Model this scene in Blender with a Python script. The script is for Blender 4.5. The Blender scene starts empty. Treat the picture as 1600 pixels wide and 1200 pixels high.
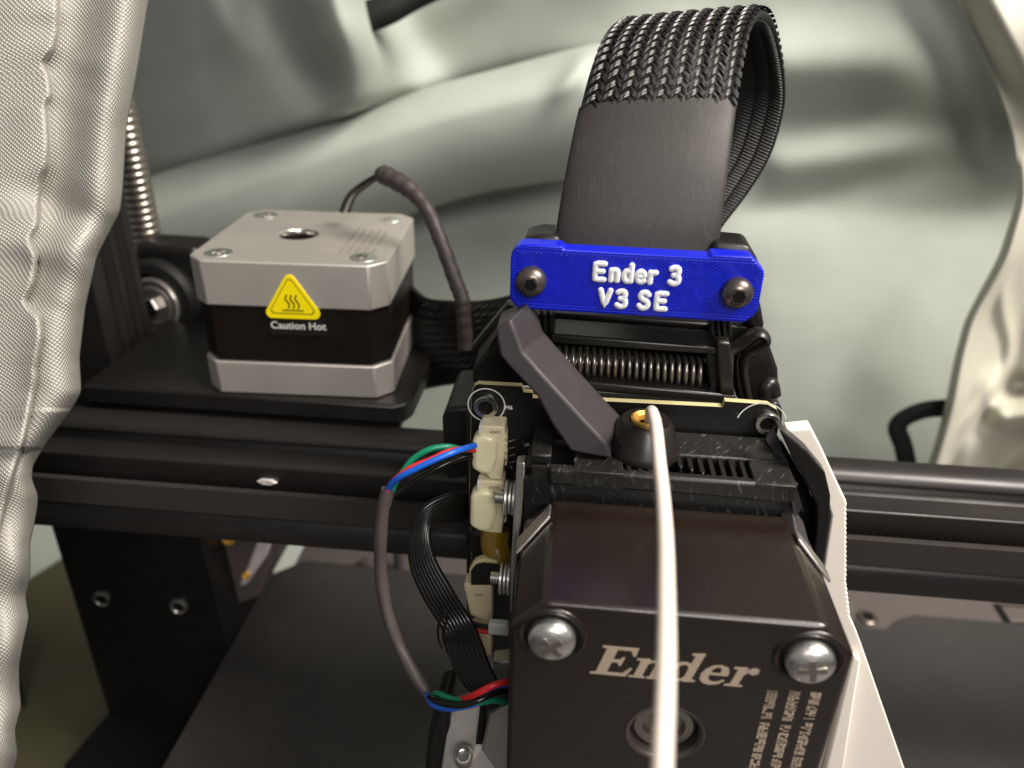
import bpy, math, random
import numpy as np
from mathutils import Matrix, Vector
random.seed(7)
rng = np.random.default_rng(7)

# ------------------------------------------------------------------ camera, light, exposure
# everything below is written in millimetres; the lens sits at (0, 0, LIFT) above the table top
MM = 0.001
LIFT = 260.0
F_PX = 1202.0                      # focal length for a 1600 px wide frame
PITCH, YAW, ROLL = math.radians(26.91), math.radians(-4.82), math.radians(1.44)

def cam_basis(p, y, r):
    cp, sp, cy, sy, cr, sr = math.cos(p), math.sin(p), math.cos(y), math.sin(y), math.cos(r), math.sin(r)
    f = np.array([sy*cp, cy*cp, -sp]); rt = np.array([cy, -sy, 0.0]); up = np.cross(rt, f)
    return np.array([cr*rt + sr*up, -(-sr*rt + cr*up), f])
BASIS = cam_basis(PITCH, YAW, ROLL)

scene = bpy.context.scene
C = scene.collection
cam = bpy.data.cameras.new("camera")
cam.sensor_width = 36.0
cam.lens = F_PX/1600*36
cam.clip_start = 0.005
cam.clip_end = 10
cam.dof.use_dof = True
cam.dof.focus_distance = 0.122
cam.dof.aperture_fstop = 17.0
co = bpy.data.objects.new("camera", cam)
C.objects.link(co)
rt, dn, fw = BASIS
co.matrix_world = Matrix(((rt[0], -dn[0], -fw[0], 0), (rt[1], -dn[1], -fw[1], 0), (rt[2], -dn[2], -fw[2], LIFT*MM), (0, 0, 0, 1)))
scene.camera = co

world = bpy.data.worlds.new("World")
scene.world = world
world.use_nodes = True
world.node_tree.nodes["Background"].inputs[0].default_value = (0.80, 0.80, 0.76, 1)
world.node_tree.nodes["Background"].inputs[1].default_value = 0.19

def area(name, loc, target, size, power, col):
    l = bpy.data.lights.new(name, 'AREA'); l.shape = 'RECTANGLE'
    l.size, l.size_y = size[0]*MM, size[1]*MM
    l.energy = power; l.color = col
    o = bpy.data.objects.new(name, l); C.objects.link(o)
    o.location = Vector(loc)*MM + Vector((0, 0, LIFT*MM))
    d = (Vector(target) - Vector(loc)).normalized()
    o.rotation_euler = d.to_track_quat('-Z', 'Y').to_euler()
area("ceiling_lamp", (350, 20, 430), (20, 180, -60), (260, 260), 7.0, (1.0, 0.925, 0.84))
area("front_fill", (160, -420, 300), (0, 150, -60), (260, 200), 2.0, (1.0, 0.95, 0.90))  # added fill light behind the camera to brighten front faces

scene.view_settings.view_transform = 'Standard'
scene.view_settings.look = 'None'
scene.view_settings.exposure = 0.22
scene.view_settings.gamma = 1.0
scene.cycles.use_denoising = True
scene.cycles.max_bounces = 8

# ------------------------------------------------------------------ helpers
def ray(px, py):
    return BASIS.T @ np.array([px-800.0, py-600.0, F_PX])
def at(px, py, y=None, z=None, x=None):
    """point of the world seen at (px, py) of the photograph, on the plane y=, z= or x="""
    d = ray(px, py)
    t = y/d[1] if y is not None else (z/d[2] if z is not None else x/d[0])
    return d*t

def srgb(r, g, b):
    f = lambda c: (c/255/12.92) if c/255 <= 0.04045 else ((c/255+0.055)/1.055)**2.4
    return (f(r), f(g), f(b))

MATS = {}
def material(name, col, rough=0.5, metal=0.0, spec=0.5, coat=0.0, var=0.0, vscale=300, bump=0.0, bscale=1500, bdist=0.0001,
             transm=0.0, sheen=0.0, rvar=0.0, sss=0.0, scratch=0.0, dust=0.0, emit=None):
    m = bpy.data.materials.new(name); m.use_nodes = True
    nt = m.node_tree; b = nt.nodes["Principled BSDF"]
    b.inputs["Base Color"].default_value = (*col, 1)
    b.inputs["Roughness"].default_value = rough
    b.inputs["Metallic"].default_value = metal
    b.inputs["Specular IOR Level"].default_value = spec
    b.inputs["Coat Weight"].default_value = coat
    b.inputs["Coat Roughness"].default_value = 0.12
    b.inputs["Sheen Weight"].default_value = sheen
    if transm: b.inputs["Transmission Weight"].default_value = transm
    if sss:
        b.inputs["Subsurface Weight"].default_value = sss
        b.inputs["Subsurface Scale"].default_value = 0.001
        b.inputs["Subsurface Radius"].default_value = (1, 0.7, 0.5)
    N = lambda t: nt.nodes.new(t); L = nt.links.new
    tc = N("ShaderNodeTexCoord")
    cur = None
    if var:
        n = N("ShaderNodeTexNoise"); n.inputs["Scale"].default_value = vscale; n.inputs["Detail"].default_value = 6
        L(tc.outputs["Object"], n.inputs["Vector"])
        mx = N("ShaderNodeMix"); mx.data_type = 'RGBA'
        mx.inputs["A"].default_value = (*[c*(1-var) for c in col], 1)
        mx.inputs["B"].default_value = (*[min(1, c*(1+var)) for c in col], 1)
        L(n.outputs["Fac"], mx.inputs["Factor"]); cur = mx.outputs["Result"]
        L(cur, b.inputs["Base Color"])
    if dust:
        n = N("ShaderNodeTexNoise"); n.inputs["Scale"].default_value = 2600; n.inputs["Detail"].default_value = 3
        L(tc.outputs["Object"], n.inputs["Vector"])
        r = N("ShaderNodeValToRGB"); r.color_ramp.elements[0].position = 0.73; r.color_ramp.elements[1].position = 0.78
        r.color_ramp.elements[1].color = (dust, dust, dust, 1)
        L(n.outputs["Fac"], r.inputs["Fac"])
        mx = N("ShaderNodeMix"); mx.data_type = 'RGBA'
        mx.inputs["A"].default_value = (*col, 1)
        if cur: L(cur, mx.inputs["A"])
        mx.inputs["B"].default_value = (0.5, 0.47, 0.42, 1)
        L(r.outputs["Color"], mx.inputs["Factor"]); cur = mx.outputs["Result"]
        L(cur, b.inputs["Base Color"])
    if rvar:
        n = N("ShaderNodeTexNoise"); n.inputs["Scale"].default_value = vscale*0.7; n.inputs["Detail"].default_value = 4
        L(tc.outputs["Object"], n.inputs["Vector"])
        mr = N("ShaderNodeMapRange"); mr.inputs["To Min"].default_value = max(0.02, rough-rvar); mr.inputs["To Max"].default_value = min(1, rough+rvar)
        L(n.outputs["Fac"], mr.inputs["Value"]); L(mr.outputs["Result"], b.inputs["Roughness"])
    nrm = None
    if bump:
        n = N("ShaderNodeTexNoise"); n.inputs["Scale"].default_value = bscale; n.inputs["Detail"].default_value = 5
        L(tc.outputs["Object"], n.inputs["Vector"])
        bp = N("ShaderNodeBump"); bp.inputs["Strength"].default_value = bump; bp.inputs["Distance"].default_value = bdist
        L(n.outputs["Fac"], bp.inputs["Height"]); nrm = bp
    if scratch:
        mp = N("ShaderNodeMapping"); mp.inputs["Scale"].default_value = (2400, 330, 330); mp.inputs["Rotation"].default_value = (0, 0, 0)
        mp0 = N("ShaderNodeMapping"); mp0.inputs["Rotation"].default_value = (0.1, 0.3, 0.55)
        L(tc.outputs["Object"], mp0.inputs["Vector"]); L(mp0.outputs["Vector"], mp.inputs["Vector"])
        n = N("ShaderNodeTexNoise"); n.inputs["Scale"].default_value = 1.0; n.inputs["Detail"].default_value = 3
        L(mp.outputs["Vector"], n.inputs["Vector"])
        r = N("ShaderNodeValToRGB"); r.color_ramp.elements[0].position = 0.60; r.color_ramp.elements[1].position = 0.78
        L(n.outputs["Fac"], r.inputs["Fac"])
        mx = N("ShaderNodeMix"); mx.data_type = 'RGBA'
        mx.inputs["A"].default_value = (*col, 1)
        if cur: L(cur, mx.inputs["A"])
        mx.inputs["B"].default_value = (*[min(1, c+scratch) for c in col], 1)
        L(r.outputs["Color"], mx.inputs["Factor"]); L(mx.outputs["Result"], b.inputs["Base Color"])
        bp = N("ShaderNodeBump"); bp.inputs["Strength"].default_value = 0.3; bp.inputs["Distance"].default_value = 0.00005
        L(n.outputs["Fac"], bp.inputs["Height"])
        if nrm: L(nrm.outputs["Normal"], bp.inputs["Normal"])
        nrm = bp
    if nrm: L(nrm.outputs["Normal"], b.inputs["Normal"])
    if emit:
        b.inputs["Emission Color"].default_value = (*emit, 1); b.inputs["Emission Strength"].default_value = 1
    MATS[name] = m
    return m

class MB:
    """collects vertices (mm) and faces, links them as one mesh object"""
    def __init__(s): s.v = []; s.f = []; s.uv = None
    def add(s, vs, fs):
        o = len(s.v); s.v += [tuple(map(float, p)) for p in vs]; s.f += [tuple(i+o for i in f) for f in fs]; return s
    def box(s, x0, x1, y0, y1, z0, z1):
        return s.add([(x0,y0,z0),(x1,y0,z0),(x1,y1,z0),(x0,y1,z0),(x0,y0,z1),(x1,y0,z1),(x1,y1,z1),(x0,y1,z1)],
                     [(0,3,2,1),(4,5,6,7),(0,1,5,4),(1,2,6,5),(2,3,7,6),(3,0,4,7)])
    def prism(s, poly, vec):
        """poly: list of 3D points (front cap); vec: extrusion"""
        n = len(poly); poly = [np.array(p, float) for p in poly]; vec = np.array(vec, float)
        nn = sum((np.cross(poly[i]-poly[0], poly[(i+1) % n]-poly[0]) for i in range(n)), np.zeros(3))
        if np.dot(nn, vec) > 0: poly = poly[::-1]
        vs = poly + [p+vec for p in poly]
        fs = [tuple(range(n)), tuple(range(2*n-1, n-1, -1))] + [(i, i+n, (i+1) % n+n, (i+1) % n)[::1] for i in range(n)]
        return s.add(vs, fs)
    def pxprism(s, pts, y, depth):
        return s.prism([at(a, b, y=y) for a, b in pts], (0, depth, 0))
    def lathe(s, c, axis, prof, seg=32, cap=True):
        """prof: (radius, offset along axis)"""
        c = np.array(c, float); ax = np.array(axis, float); ax /= np.linalg.norm(ax)
        t = np.array([0, 0, 1.0]) if abs(ax[2]) < .9 else np.array([1.0, 0, 0])
        u = np.cross(ax, t); u /= np.linalg.norm(u); w = np.cross(ax, u)
        vs = []; fs = []
        for r, h in prof:
            for k in range(seg):
                a = 2*math.pi*k/seg
                vs.append(c + ax*h + r*(u*math.cos(a) + w*math.sin(a)))
        for i in range(len(prof)-1):
            for k in range(seg):
                k2 = (k+1) % seg
                fs.append((i*seg+k, i*seg+k2, (i+1)*seg+k2, (i+1)*seg+k))
        if cap:
            fs.append(tuple(range(seg-1, -1, -1))); fs.append(tuple((len(prof)-1)*seg+k for k in range(seg)))
        return s.add(vs, fs)
    def tube(s, path, r, seg=10, flat=None, cap=True):
        """path: list of 3D points; r: radius or list of radii; flat: (direction, factor) squash"""
        P = [np.array(p, float) for p in path]; n = len(P)
        rs = r if hasattr(r, '__len__') else [r]*n
        T = []
        for i in range(n):
            d = P[min(i+1, n-1)] - P[max(i-1, 0)]; T.append(d/(np.linalg.norm(d)+1e-12))
        ref = np.array([0, 0, 1.0]) if abs(T[0][2]) < .9 else np.array([1.0, 0, 0])
        u = np.cross(T[0], ref); u /= np.linalg.norm(u)
        vs = []; fs = []
        for i in range(n):
            u = u - T[i]*np.dot(u, T[i]); u /= (np.linalg.norm(u)+1e-12); w = np.cross(T[i], u)
            for k in range(seg):
                a = 2*math.pi*k/seg
                off = rs[i]*(u*math.cos(a) + w*math.sin(a))
                if flat is not None:
                    fd = np.array(flat[0], float); off = off - fd*np.dot(off, fd)*(1-flat[1])
                vs.append(P[i]+off)
        for i in range(n-1):
            for k in range(seg):
                k2 = (k+1) % seg
                fs.append((i*seg+k, (i+1)*seg+k, (i+1)*seg+k2, i*seg+k2))
        if cap:
            fs.append(tuple(range(seg))); fs.append(tuple((n-1)*seg+k for k in range(seg-1, -1, -1)))
        return s.add(vs, fs)
    def grid(s, G):
        """G: array [rows][cols][3]"""
        G = np.asarray(G); h, w, _ = G.shape
        vs = G.reshape(-1, 3)
        fs = [(j*w+i, j*w+i+1, (j+1)*w+i+1, (j+1)*w+i) for j in range(h-1) for i in range(w-1)]
        return s.add(vs, fs)
    def build(s, name, m, parent=None, base=None, smooth=None, bevel=0, seg=2, uv=None, solid=0, blimit=35):
        me = bpy.data.meshes.new(name)
        if parent is not None: b = np.array(BASES[parent.name])
        else:
            if base is None:
                a = np.array(s.v); base = ((a[:,0].min()+a[:,0].max())/2, (a[:,1].min()+a[:,1].max())/2, a[:,2].min())
            b = np.array(base, float)
        vs = (np.array(s.v) - b)*MM
        me.from_pydata(vs.tolist(), [], s.f)
        me.materials.append(MATS[m] if isinstance(m, str) else m)
        if uv is not None:
            l = me.uv_layers.new(name="UVMap")
            idx = np.zeros(len(me.loops), dtype=np.int32); me.loops.foreach_get("vertex_index", idx)
            l.data.foreach_set("uv", np.asarray(uv, dtype=np.float32)[idx].ravel())
        me.update()
        if smooth is not None:
            me.polygons.foreach_set("use_smooth", [True]*len(me.polygons))
            me.set_sharp_from_angle(angle=math.radians(smooth))
        o = bpy.data.objects.new(name, me); C.objects.link(o)
        if parent is not None: o.parent = parent; BASES[o.name] = BASES[parent.name]
        else: o.location = Vector(b)*MM + Vector((0, 0, LIFT*MM)); BASES[o.name] = tuple(b)
        if solid:
            md = o.modifiers.new("solid", 'SOLIDIFY'); md.thickness = solid*MM; md.offset = 0
        if bevel:
            md = o.modifiers.new("bevel", 'BEVEL'); md.width = bevel*MM; md.segments = seg; md.limit_method = 'ANGLE'; md.angle_limit = math.radians(blimit)
            me.polygons.foreach_set("use_smooth", [True]*len(me.polygons))
            if smooth is None: me.set_sharp_from_angle(angle=math.radians(blimit))
            md.harden_normals = False
        return o
BASES = {}

def thing(name, label, cat, base, group=None):
    o = bpy.data.objects.new(name, None); C.objects.link(o); o.empty_display_size = 0.005
    o.location = Vector(base)*MM + Vector((0, 0, LIFT*MM)); BASES[o.name] = tuple(map(float, base))
    o['label'] = label; o['category'] = cat
    if group: o['group'] = group
    return o
def tag(o, label=None, cat=None, group=None, kind=None):
    if label: o['label'] = label
    if cat: o['category'] = cat
    if group: o['group'] = group
    if kind: o['kind'] = kind
    return o
def spawn(src, parent, loc, rot=None, scale=1):
    """a copy of a part made at the origin (mm), placed in its thing"""
    o = src.copy(); C.objects.link(o); o.parent = parent; BASES[o.name] = BASES[parent.name]
    o.location = (Vector(loc) - Vector(BASES[parent.name]))*MM
    if rot: o.rotation_euler = rot
    o.scale = (scale,)*3
    return o

def catmull(pts, n):
    P = [np.array(p, float) for p in pts]; P = [2*P[0]-P[1]] + P + [2*P[-1]-P[-2]]
    out = []
    m = len(P)-3
    for i in range(m):
        a, b, c, d = P[i:i+4]
        k = max(2, int(round(n/m)))
        for j in range(k):
            t = j/k
            out.append(0.5*((2*b) + (-a+c)*t + (2*a-5*b+4*c-d)*t*t + (-a+3*b-3*c+d)*t**3))
    out.append(P[-2]); return out
def pxpath(pts, n=40):
    """pts: (px, py, y)"""
    return catmull([at(a, b, y=y) for a, b, y in pts], n)

def text_mesh(txt, size, m, parent, origin, xdir, ydir, depth=0.02, name="lettering", align='CENTER', shear=0.0, bold=0.0):
    cu = bpy.data.curves.new(name, 'FONT'); cu.body = txt; cu.size = size; cu.align_x = align; cu.align_y = 'CENTER'
    cu.extrude = depth; cu.shear = shear; cu.offset = bold; cu.resolution_u = 3
    ob = bpy.data.objects.new("tmp", cu); C.objects.link(ob)
    dg = bpy.context.evaluated_depsgraph_get(); me = bpy.data.meshes.new_from_object(ob.evaluated_get(dg))
    mb = MB(); xd = np.array(xdir, float); yd = np.array(ydir, float); nd = np.cross(xd, yd)
    vs = [np.array(origin) + v.co[0]*xd + v.co[1]*yd + v.co[2]*nd for v in me.vertices]
    mb.add(vs, [tuple(p.vertices) for p in me.polygons])
    bpy.data.objects.remove(ob); bpy.data.meshes.remove(me)
    return mb.build(name, m, parent)

def outline_mesh(mb, splines, origin, xdir, ydir, depth):
    """filled 2D outlines with holes"""
    cu = bpy.data.curves.new("tmp", 'CURVE'); cu.dimensions = '2D'; cu.fill_mode = 'BOTH'; cu.extrude = depth
    for sp in splines:
        s = cu.splines.new('POLY'); s.points.add(len(sp)-1); s.use_cyclic_u = True
        for p, (a, b) in zip(s.points, sp): p.co = (a, b, 0, 1)
    ob = bpy.data.objects.new("tmp", cu); C.objects.link(ob)
    dg = bpy.context.evaluated_depsgraph_get(); me = bpy.data.meshes.new_from_object(ob.evaluated_get(dg))
    xd = np.array(xdir, float); yd = np.array(ydir, float); nd = np.cross(xd, yd)
    vs = [np.array(origin) + v.co[0]*xd + v.co[1]*yd + v.co[2]*nd for v in me.vertices]
    mb.add(vs, [tuple(p.vertices) for p in me.polygons])
    bpy.data.objects.remove(ob); bpy.data.meshes.remove(me)

# ------------------------------------------------------------------ materials
material("cast_alu", srgb(200, 194, 188), 0.45, 0.7, bump=0.5, bscale=2600, bdist=0.00008, var=0.08, vscale=120, rvar=0.1)
material("steel", srgb(200, 196, 190), 0.22, 1.0, bump=0.15, bscale=3000, bdist=0.00004, rvar=0.08)
material("bright_steel", srgb(240, 238, 234), 0.34, 1.0, bump=0.5, bscale=900, bdist=0.00016, rvar=0.1)
material("dark_steel", srgb(160, 153, 145), 0.3, 0.9, bump=0.1, bscale=2500)
material("black_oxide", srgb(112, 104, 98), 0.33, 0.85, bump=0.2, bscale=2500, bdist=0.00005, rvar=0.1)
material("laminations", srgb(34, 27, 22), 0.42, 0.5, bump=0.2, bscale=1800, rvar=0.1)
material("gloss_black", srgb(28, 20, 14), 0.28, 0.0, spec=0.8, coat=0.15, rvar=0.05, vscale=150, bump=0.06, bscale=500, bdist=0.0002, dust=0.5)
material("anodised", srgb(38, 35, 34), 0.38, 0.25, var=0.15, vscale=160, rvar=0.08, dust=0.45)
material("plastic_black", srgb(22, 20, 19), 0.4, spec=0.45, bump=0.25, bscale=2200, bdist=0.00006, var=0.2, vscale=300, dust=0.6, rvar=0.1)
material("plastic_satin", srgb(28, 25, 23), 0.34, spec=0.5, bump=0.2, bscale=1200, bdist=0.00006, dust=0.6)
material("textured_black", srgb(27, 25, 23), 0.46, spec=0.45, bump=0.35, bscale=1600, bdist=0.0001, scratch=0.10, dust=0.6)
material("lever_plastic", srgb(46, 42, 44), 0.5, spec=0.5, bump=0.25, bscale=3500, bdist=0.00006, var=0.12, vscale=500, rvar=0.1)
material("rubber_black", srgb(18, 17, 16), 0.6, spec=0.4, bump=0.3, bscale=2500)
material("belt_rubber", srgb(46, 42, 40), 0.7, spec=0.3, bump=0.3, bscale=2500, var=0.2)
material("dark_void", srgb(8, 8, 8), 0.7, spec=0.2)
material("bed_sheet", srgb(46, 43, 42), 0.50, spec=0.6, bump=0.5, bscale=2600, bdist=0.00012, var=0.25, vscale=60, dust=0.35, rvar=0.1, scratch=0.03)
material("bed_plate", srgb(108, 100, 98), 0.45, metal=0.5, bump=0.2, bscale=1500, var=0.1, vscale=100)
material("pcb_mask", srgb(20, 20, 20), 0.35, spec=0.5, bump=0.1, bscale=2000, dust=0.5)
material("pcb_edge", srgb(190, 180, 135), 0.6, var=0.2, vscale=800)
material("silk", srgb(215, 215, 210), 0.6)
material("connector_ivory", srgb(226, 214, 178), 0.42, spec=0.5, sss=0.15, var=0.07, vscale=400, bump=0.1, bscale=1500)
material("hot_glue", srgb(232, 226, 190), 0.25, spec=0.6, sss=0.5, bump=0.3, bscale=250, bdist=0.0005)
material("brass", srgb(240, 190, 95), 0.35, 0.75)
material("kapton", srgb(120, 92, 8), 0.2, spec=0.6, coat=0.5)
material("wire_red", srgb(205, 38, 42), 0.35, spec=0.5)
material("wire_green", srgb(12, 120, 88), 0.35, spec=0.5)
material("wire_blue", srgb(20, 86, 190), 0.35, spec=0.5)
material("wire_black", srgb(17, 15, 14), 0.25, spec=0.5)
material("wire_grey", srgb(150, 148, 145), 0.35, spec=0.5)
material("shrink_grey", srgb(66, 60, 57), 0.5, spec=0.4, bump=0.2, bscale=1500, var=0.1, vscale=300)
material("shrink_brown", srgb(54, 47, 45), 0.5, spec=0.45, bump=0.25, bscale=900, var=0.1, vscale=200)
material("shrink_sleeve", srgb(46, 43, 41), 0.55, spec=0.35, bump=0.35, bscale=1100, bdist=0.00008, scratch=0.02, rvar=0.08, dust=0.3)
material("braid", srgb(34, 31, 30), 0.2, spec=0.9, coat=0.6)
material("braid_under", srgb(16, 15, 14), 0.5, spec=0.4)
material("filament_white", srgb(226, 214, 203), 0.3, spec=0.55, sss=0.12, var=0.04, vscale=200)
material("shroud_white", srgb(238, 230, 220), 0.45, spec=0.4, sss=0.15, bump=0.2, bscale=500, bdist=0.0001, dust=0.25)
material("label_yellow", srgb(240, 218, 10), 0.35, spec=0.4)
material("label_black", srgb(20, 18, 16), 0.4)
material("label_white", srgb(210, 208, 204), 0.5)
material("etch", srgb(196, 176, 156), 0.5, metal=0.3, var=0.15, vscale=2500)
material("etch_soft", srgb(165, 155, 146), 0.45, metal=0.6)
material("white_ink", srgb(235, 235, 240), 0.4, spec=0.4, sss=0.1)
material("strap", srgb(12, 12, 12), 0.7, bump=0.5, bscale=1500)
material("galvanised", srgb(176, 172, 166), 0.35, 0.9, bump=0.3, bscale=700, bdist=0.00006, var=0.1, vscale=200, rvar=0.12)
material("cloth_shade_olive", srgb(84, 80, 58), 0.6, var=0.12, vscale=20, bump=0.2)  # shade on the floor cloth put into an olive base colour
material("housing_grey", srgb(92, 84, 82), 0.4, 0.3, bump=0.2)
material("pale_metal", srgb(215, 208, 205), 0.4, 0.3)
material("sleeve_lining", srgb(20, 18, 18), 0.45, spec=0.4)

def blue_print():
    m = material("blue_print", srgb(10, 28, 188), 0.33, spec=0.5)
    nt = m.node_tree; b = nt.nodes["Principled BSDF"]; N = nt.nodes.new; L = nt.links.new
    uvn = N("ShaderNodeUVMap"); uvn.uv_map = "UVMap"
    sep = N("ShaderNodeSeparateXYZ"); L(uvn.outputs["UV"], sep.inputs[0])   # uv in mm on the face, origin in its middle
    def math_(op, a, bb=None, c=None):
        n = N("ShaderNodeMath"); n.operation = op
        for i, v in enumerate((a, bb, c)):
            if v is None: continue
            if isinstance(v, (int, float)): n.inputs[i].default_value = v
            else: L(v, n.inputs[i])
        return n.outputs[0]
    X, Y = sep.outputs[0], sep.outputs[1]
    no = N("ShaderNodeTexNoise"); no.inputs["Scale"].default_value = 0.35; no.inputs["Detail"].default_value = 3; L(uvn.outputs["UV"], no.inputs["Vector"])
    dg_ = math_('SUBTRACT', math_('MULTIPLY', Y, 0.76), math_('MULTIPLY', X, 0.65))
    dg2 = math_('ADD', dg_, math_('MULTIPLY', no.outputs["Fac"], 0.25))
    wv = math_('SINE', math_('MULTIPLY', dg2, 2*math.pi/0.46))
    wv = math_('POWER', math_('ABSOLUTE', math_('MULTIPLY_ADD', wv, 0.5, 0.5)), 0.5)
    ins = math_('MULTIPLY', math_('LESS_THAN', math_('ABSOLUTE', X), 17.2), math_('LESS_THAN', math_('ABSOLUTE', Y), 3.75))
    n2 = N("ShaderNodeTexNoise"); n2.inputs["Scale"].default_value = 0.5; n2.inputs["Detail"].default_value = 4; L(uvn.outputs["UV"], n2.inputs["Vector"])
    amp = math_('MULTIPLY', ins, math_('MULTIPLY_ADD', n2.outputs["Fac"], 1.6, -0.25))
    ring = math_('MULTIPLY', math_('SINE', math_('MULTIPLY', Y, 2*math.pi/0.42)), math_('SUBTRACT', 1.0, ins))
    h = math_('ADD', math_('MULTIPLY', wv, amp), math_('MULTIPLY', ring, 0.12))
    bp = N("ShaderNodeBump"); bp.inputs["Strength"].default_value = 1.0; bp.inputs["Distance"].default_value = 0.00016
    L(h, bp.inputs["Height"]); L(bp.outputs["Normal"], b.inputs["Normal"])
    return m
blue_print()

def weave(name, cols, rough, pitch, strength, dist, tint=0.0, spec=0.5, sheen=0.0, transl=0.0):
    """woven cloth; UV in millimetres"""
    m = material(name, cols[0], rough, spec=spec, sheen=sheen)
    nt = m.node_tree; b = nt.nodes["Principled BSDF"]; N = nt.nodes.new; L = nt.links.new
    uvn = N("ShaderNodeUVMap"); uvn.uv_map = "UVMap"
    no = N("ShaderNodeTexNoise"); no.inputs["Scale"].default_value = 0.12; no.inputs["Detail"].default_value = 2
    L(uvn.outputs["UV"], no.inputs["Vector"])
    sc = N("ShaderNodeVectorMath"); sc.operation = 'SCALE'; sc.inputs["Scale"].default_value = 0.8
    L(no.outputs["Color"], sc.inputs[0])
    ad = N("ShaderNodeVectorMath"); ad.operation = 'ADD'; L(uvn.outputs["UV"], ad.inputs[0]); L(sc.outputs[0], ad.inputs[1])
    sep = N("ShaderNodeSeparateXYZ"); L(ad.outputs[0], sep.inputs[0])
    def math_(op, a, bb=None, c=None):
        n = N("ShaderNodeMath"); n.operation = op
        for i, v in enumerate((a, bb, c)):
            if v is None: continue
            if isinstance(v, (int, float)): n.inputs[i].default_value = v
            else: L(v, n.inputs[i])
        return n.outputs[0]
    sx = math_('SINE', math_('MULTIPLY', sep.outputs[0], math.pi/pitch))
    sy = math_('SINE', math_('MULTIPLY', sep.outputs[1], math.pi/pitch))
    p = math_('MULTIPLY', sx, sy)
    h = math_('ABSOLUTE', p)
    warp = math_('MULTIPLY_ADD', p, 0.5, 0.5)
    hh = math_('ADD', math_('MULTIPLY', h, 0.35), warp)
    bp = N("ShaderNodeBump"); bp.inputs["Strength"].default_value = strength; bp.inputs["Distance"].default_value = dist
    L(hh, bp.inputs["Height"]); L(bp.outputs["Normal"], b.inputs["Normal"])
    mx = N("ShaderNodeMix"); mx.data_type = 'RGBA'
    mx.inputs["A"].default_value = (*[c*(1-tint) for c in cols[0]], 1); mx.inputs["B"].default_value = (*cols[1], 1)
    pw = math_('POWER', warp, 2.5)
    L(pw, mx.inputs["Factor"])
    n2 = N("ShaderNodeTexNoise"); n2.inputs["Scale"].default_value = 0.05; n2.inputs["Detail"].default_value = 4
    L(uvn.outputs["UV"], n2.inputs["Vector"])
    mr = N("ShaderNodeMapRange"); mr.inputs["To Min"].default_value = 0.85; mr.inputs["To Max"].default_value = 1.12
    L(n2.outputs["Fac"], mr.inputs["Value"])
    ml = N("ShaderNodeVectorMath"); ml.operation = 'SCALE'; L(mx.outputs["Result"], ml.inputs[0]); L(mr.outputs["Result"], ml.inputs["Scale"])
    L(ml.outputs[0], b.inputs["Base Color"])
    return m
weave("cloth_curtain", (srgb(142, 142, 137), srgb(222, 216, 204)), 0.42, 0.36, 0.8, 0.0002, tint=0.1, spec=0.6)
weave("cloth_back", (srgb(170, 176, 168), srgb(176, 182, 174)), 0.72, 0.42, 0.25, 0.00005, spec=0.25)
weave("cloth_right", (srgb(188, 186, 172), srgb(194, 192, 178)), 0.5, 0.42, 0.4, 0.00008, spec=0.4)

# ------------------------------------------------------------------ the setting: table, cloth enclosure
t = MB().box(-900, 900, -500, 900, -282, -262).build("table", "dark_void", base=(0, 100, -282)); tag(t, kind='structure')

def poly_sd(PX, PY, pts):
    """signed distance (positive below / right of the line's direction) and arclength fraction"""
    best = np.full(PX.shape, 1e9); sd = np.zeros(PX.shape); fr = np.zeros(PX.shape)
    L = [math.dist(pts[i], pts[i+1]) for i in range(len(pts)-1)]; tot = sum(L); acc = 0
    for i in range(len(pts)-1):
        a = np.array(pts[i], float); b = np.array(pts[i+1], float); d = b-a; l = np.linalg.norm(d); d /= l
        s = (PX-a[0])*d[0] + (PY-a[1])*d[1]; c = (PX-a[0])*(-d[1]) + (PY-a[1])*d[0]
        sc = np.clip(s, 0 if i else -1e9, l if i < len(pts)-2 else 1e9)
        dist = np.hypot(s-sc, c)
        m = dist < best
        best[m] = dist[m]; sd[m] = (np.sign(c)*dist)[m]; fr[m] = ((acc+sc)/tot)[m]; acc += l
    return sd, fr
def fade(fr, a, b, c, d):
    return np.clip((fr-a)/(b-a+1e-9), 0, 1)*np.clip((d-fr)/(d-c+1e-9), 0, 1)
def sm(x): x = np.clip(x, 0, 1); return x*x*(3-2*x)
def lownoise(X, Y, s, seed):
    r = np.random.default_rng(seed); out = 0
    for k in range(6):
        a = r.uniform(0, 6.28); f = r.uniform(.5, 1.6)/s
        out = out + np.sin((X*math.cos(a)+Y*math.sin(a))*f + r.uniform(0, 6.28))
    return out/6

xs = np.arange(-420, 2060, 6.0); ys = np.arange(-420, 1420, 6.0)
PX, PY = np.meshgrid(xs, ys)
rel = np.zeros(PX.shape)
def ridge(pts, w1, w2, amp, ends=(0, .12, .88, 1)):
    sd, fr = poly_sd(PX, PY, pts)
    w = np.where(sd < 0, w1, w2)
    return amp*np.exp(-(sd/w)**2)*np.clip(fade(fr, ends[0]-.0001, ends[1], ends[2], ends[3]+.0001), 0, 1)
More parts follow.
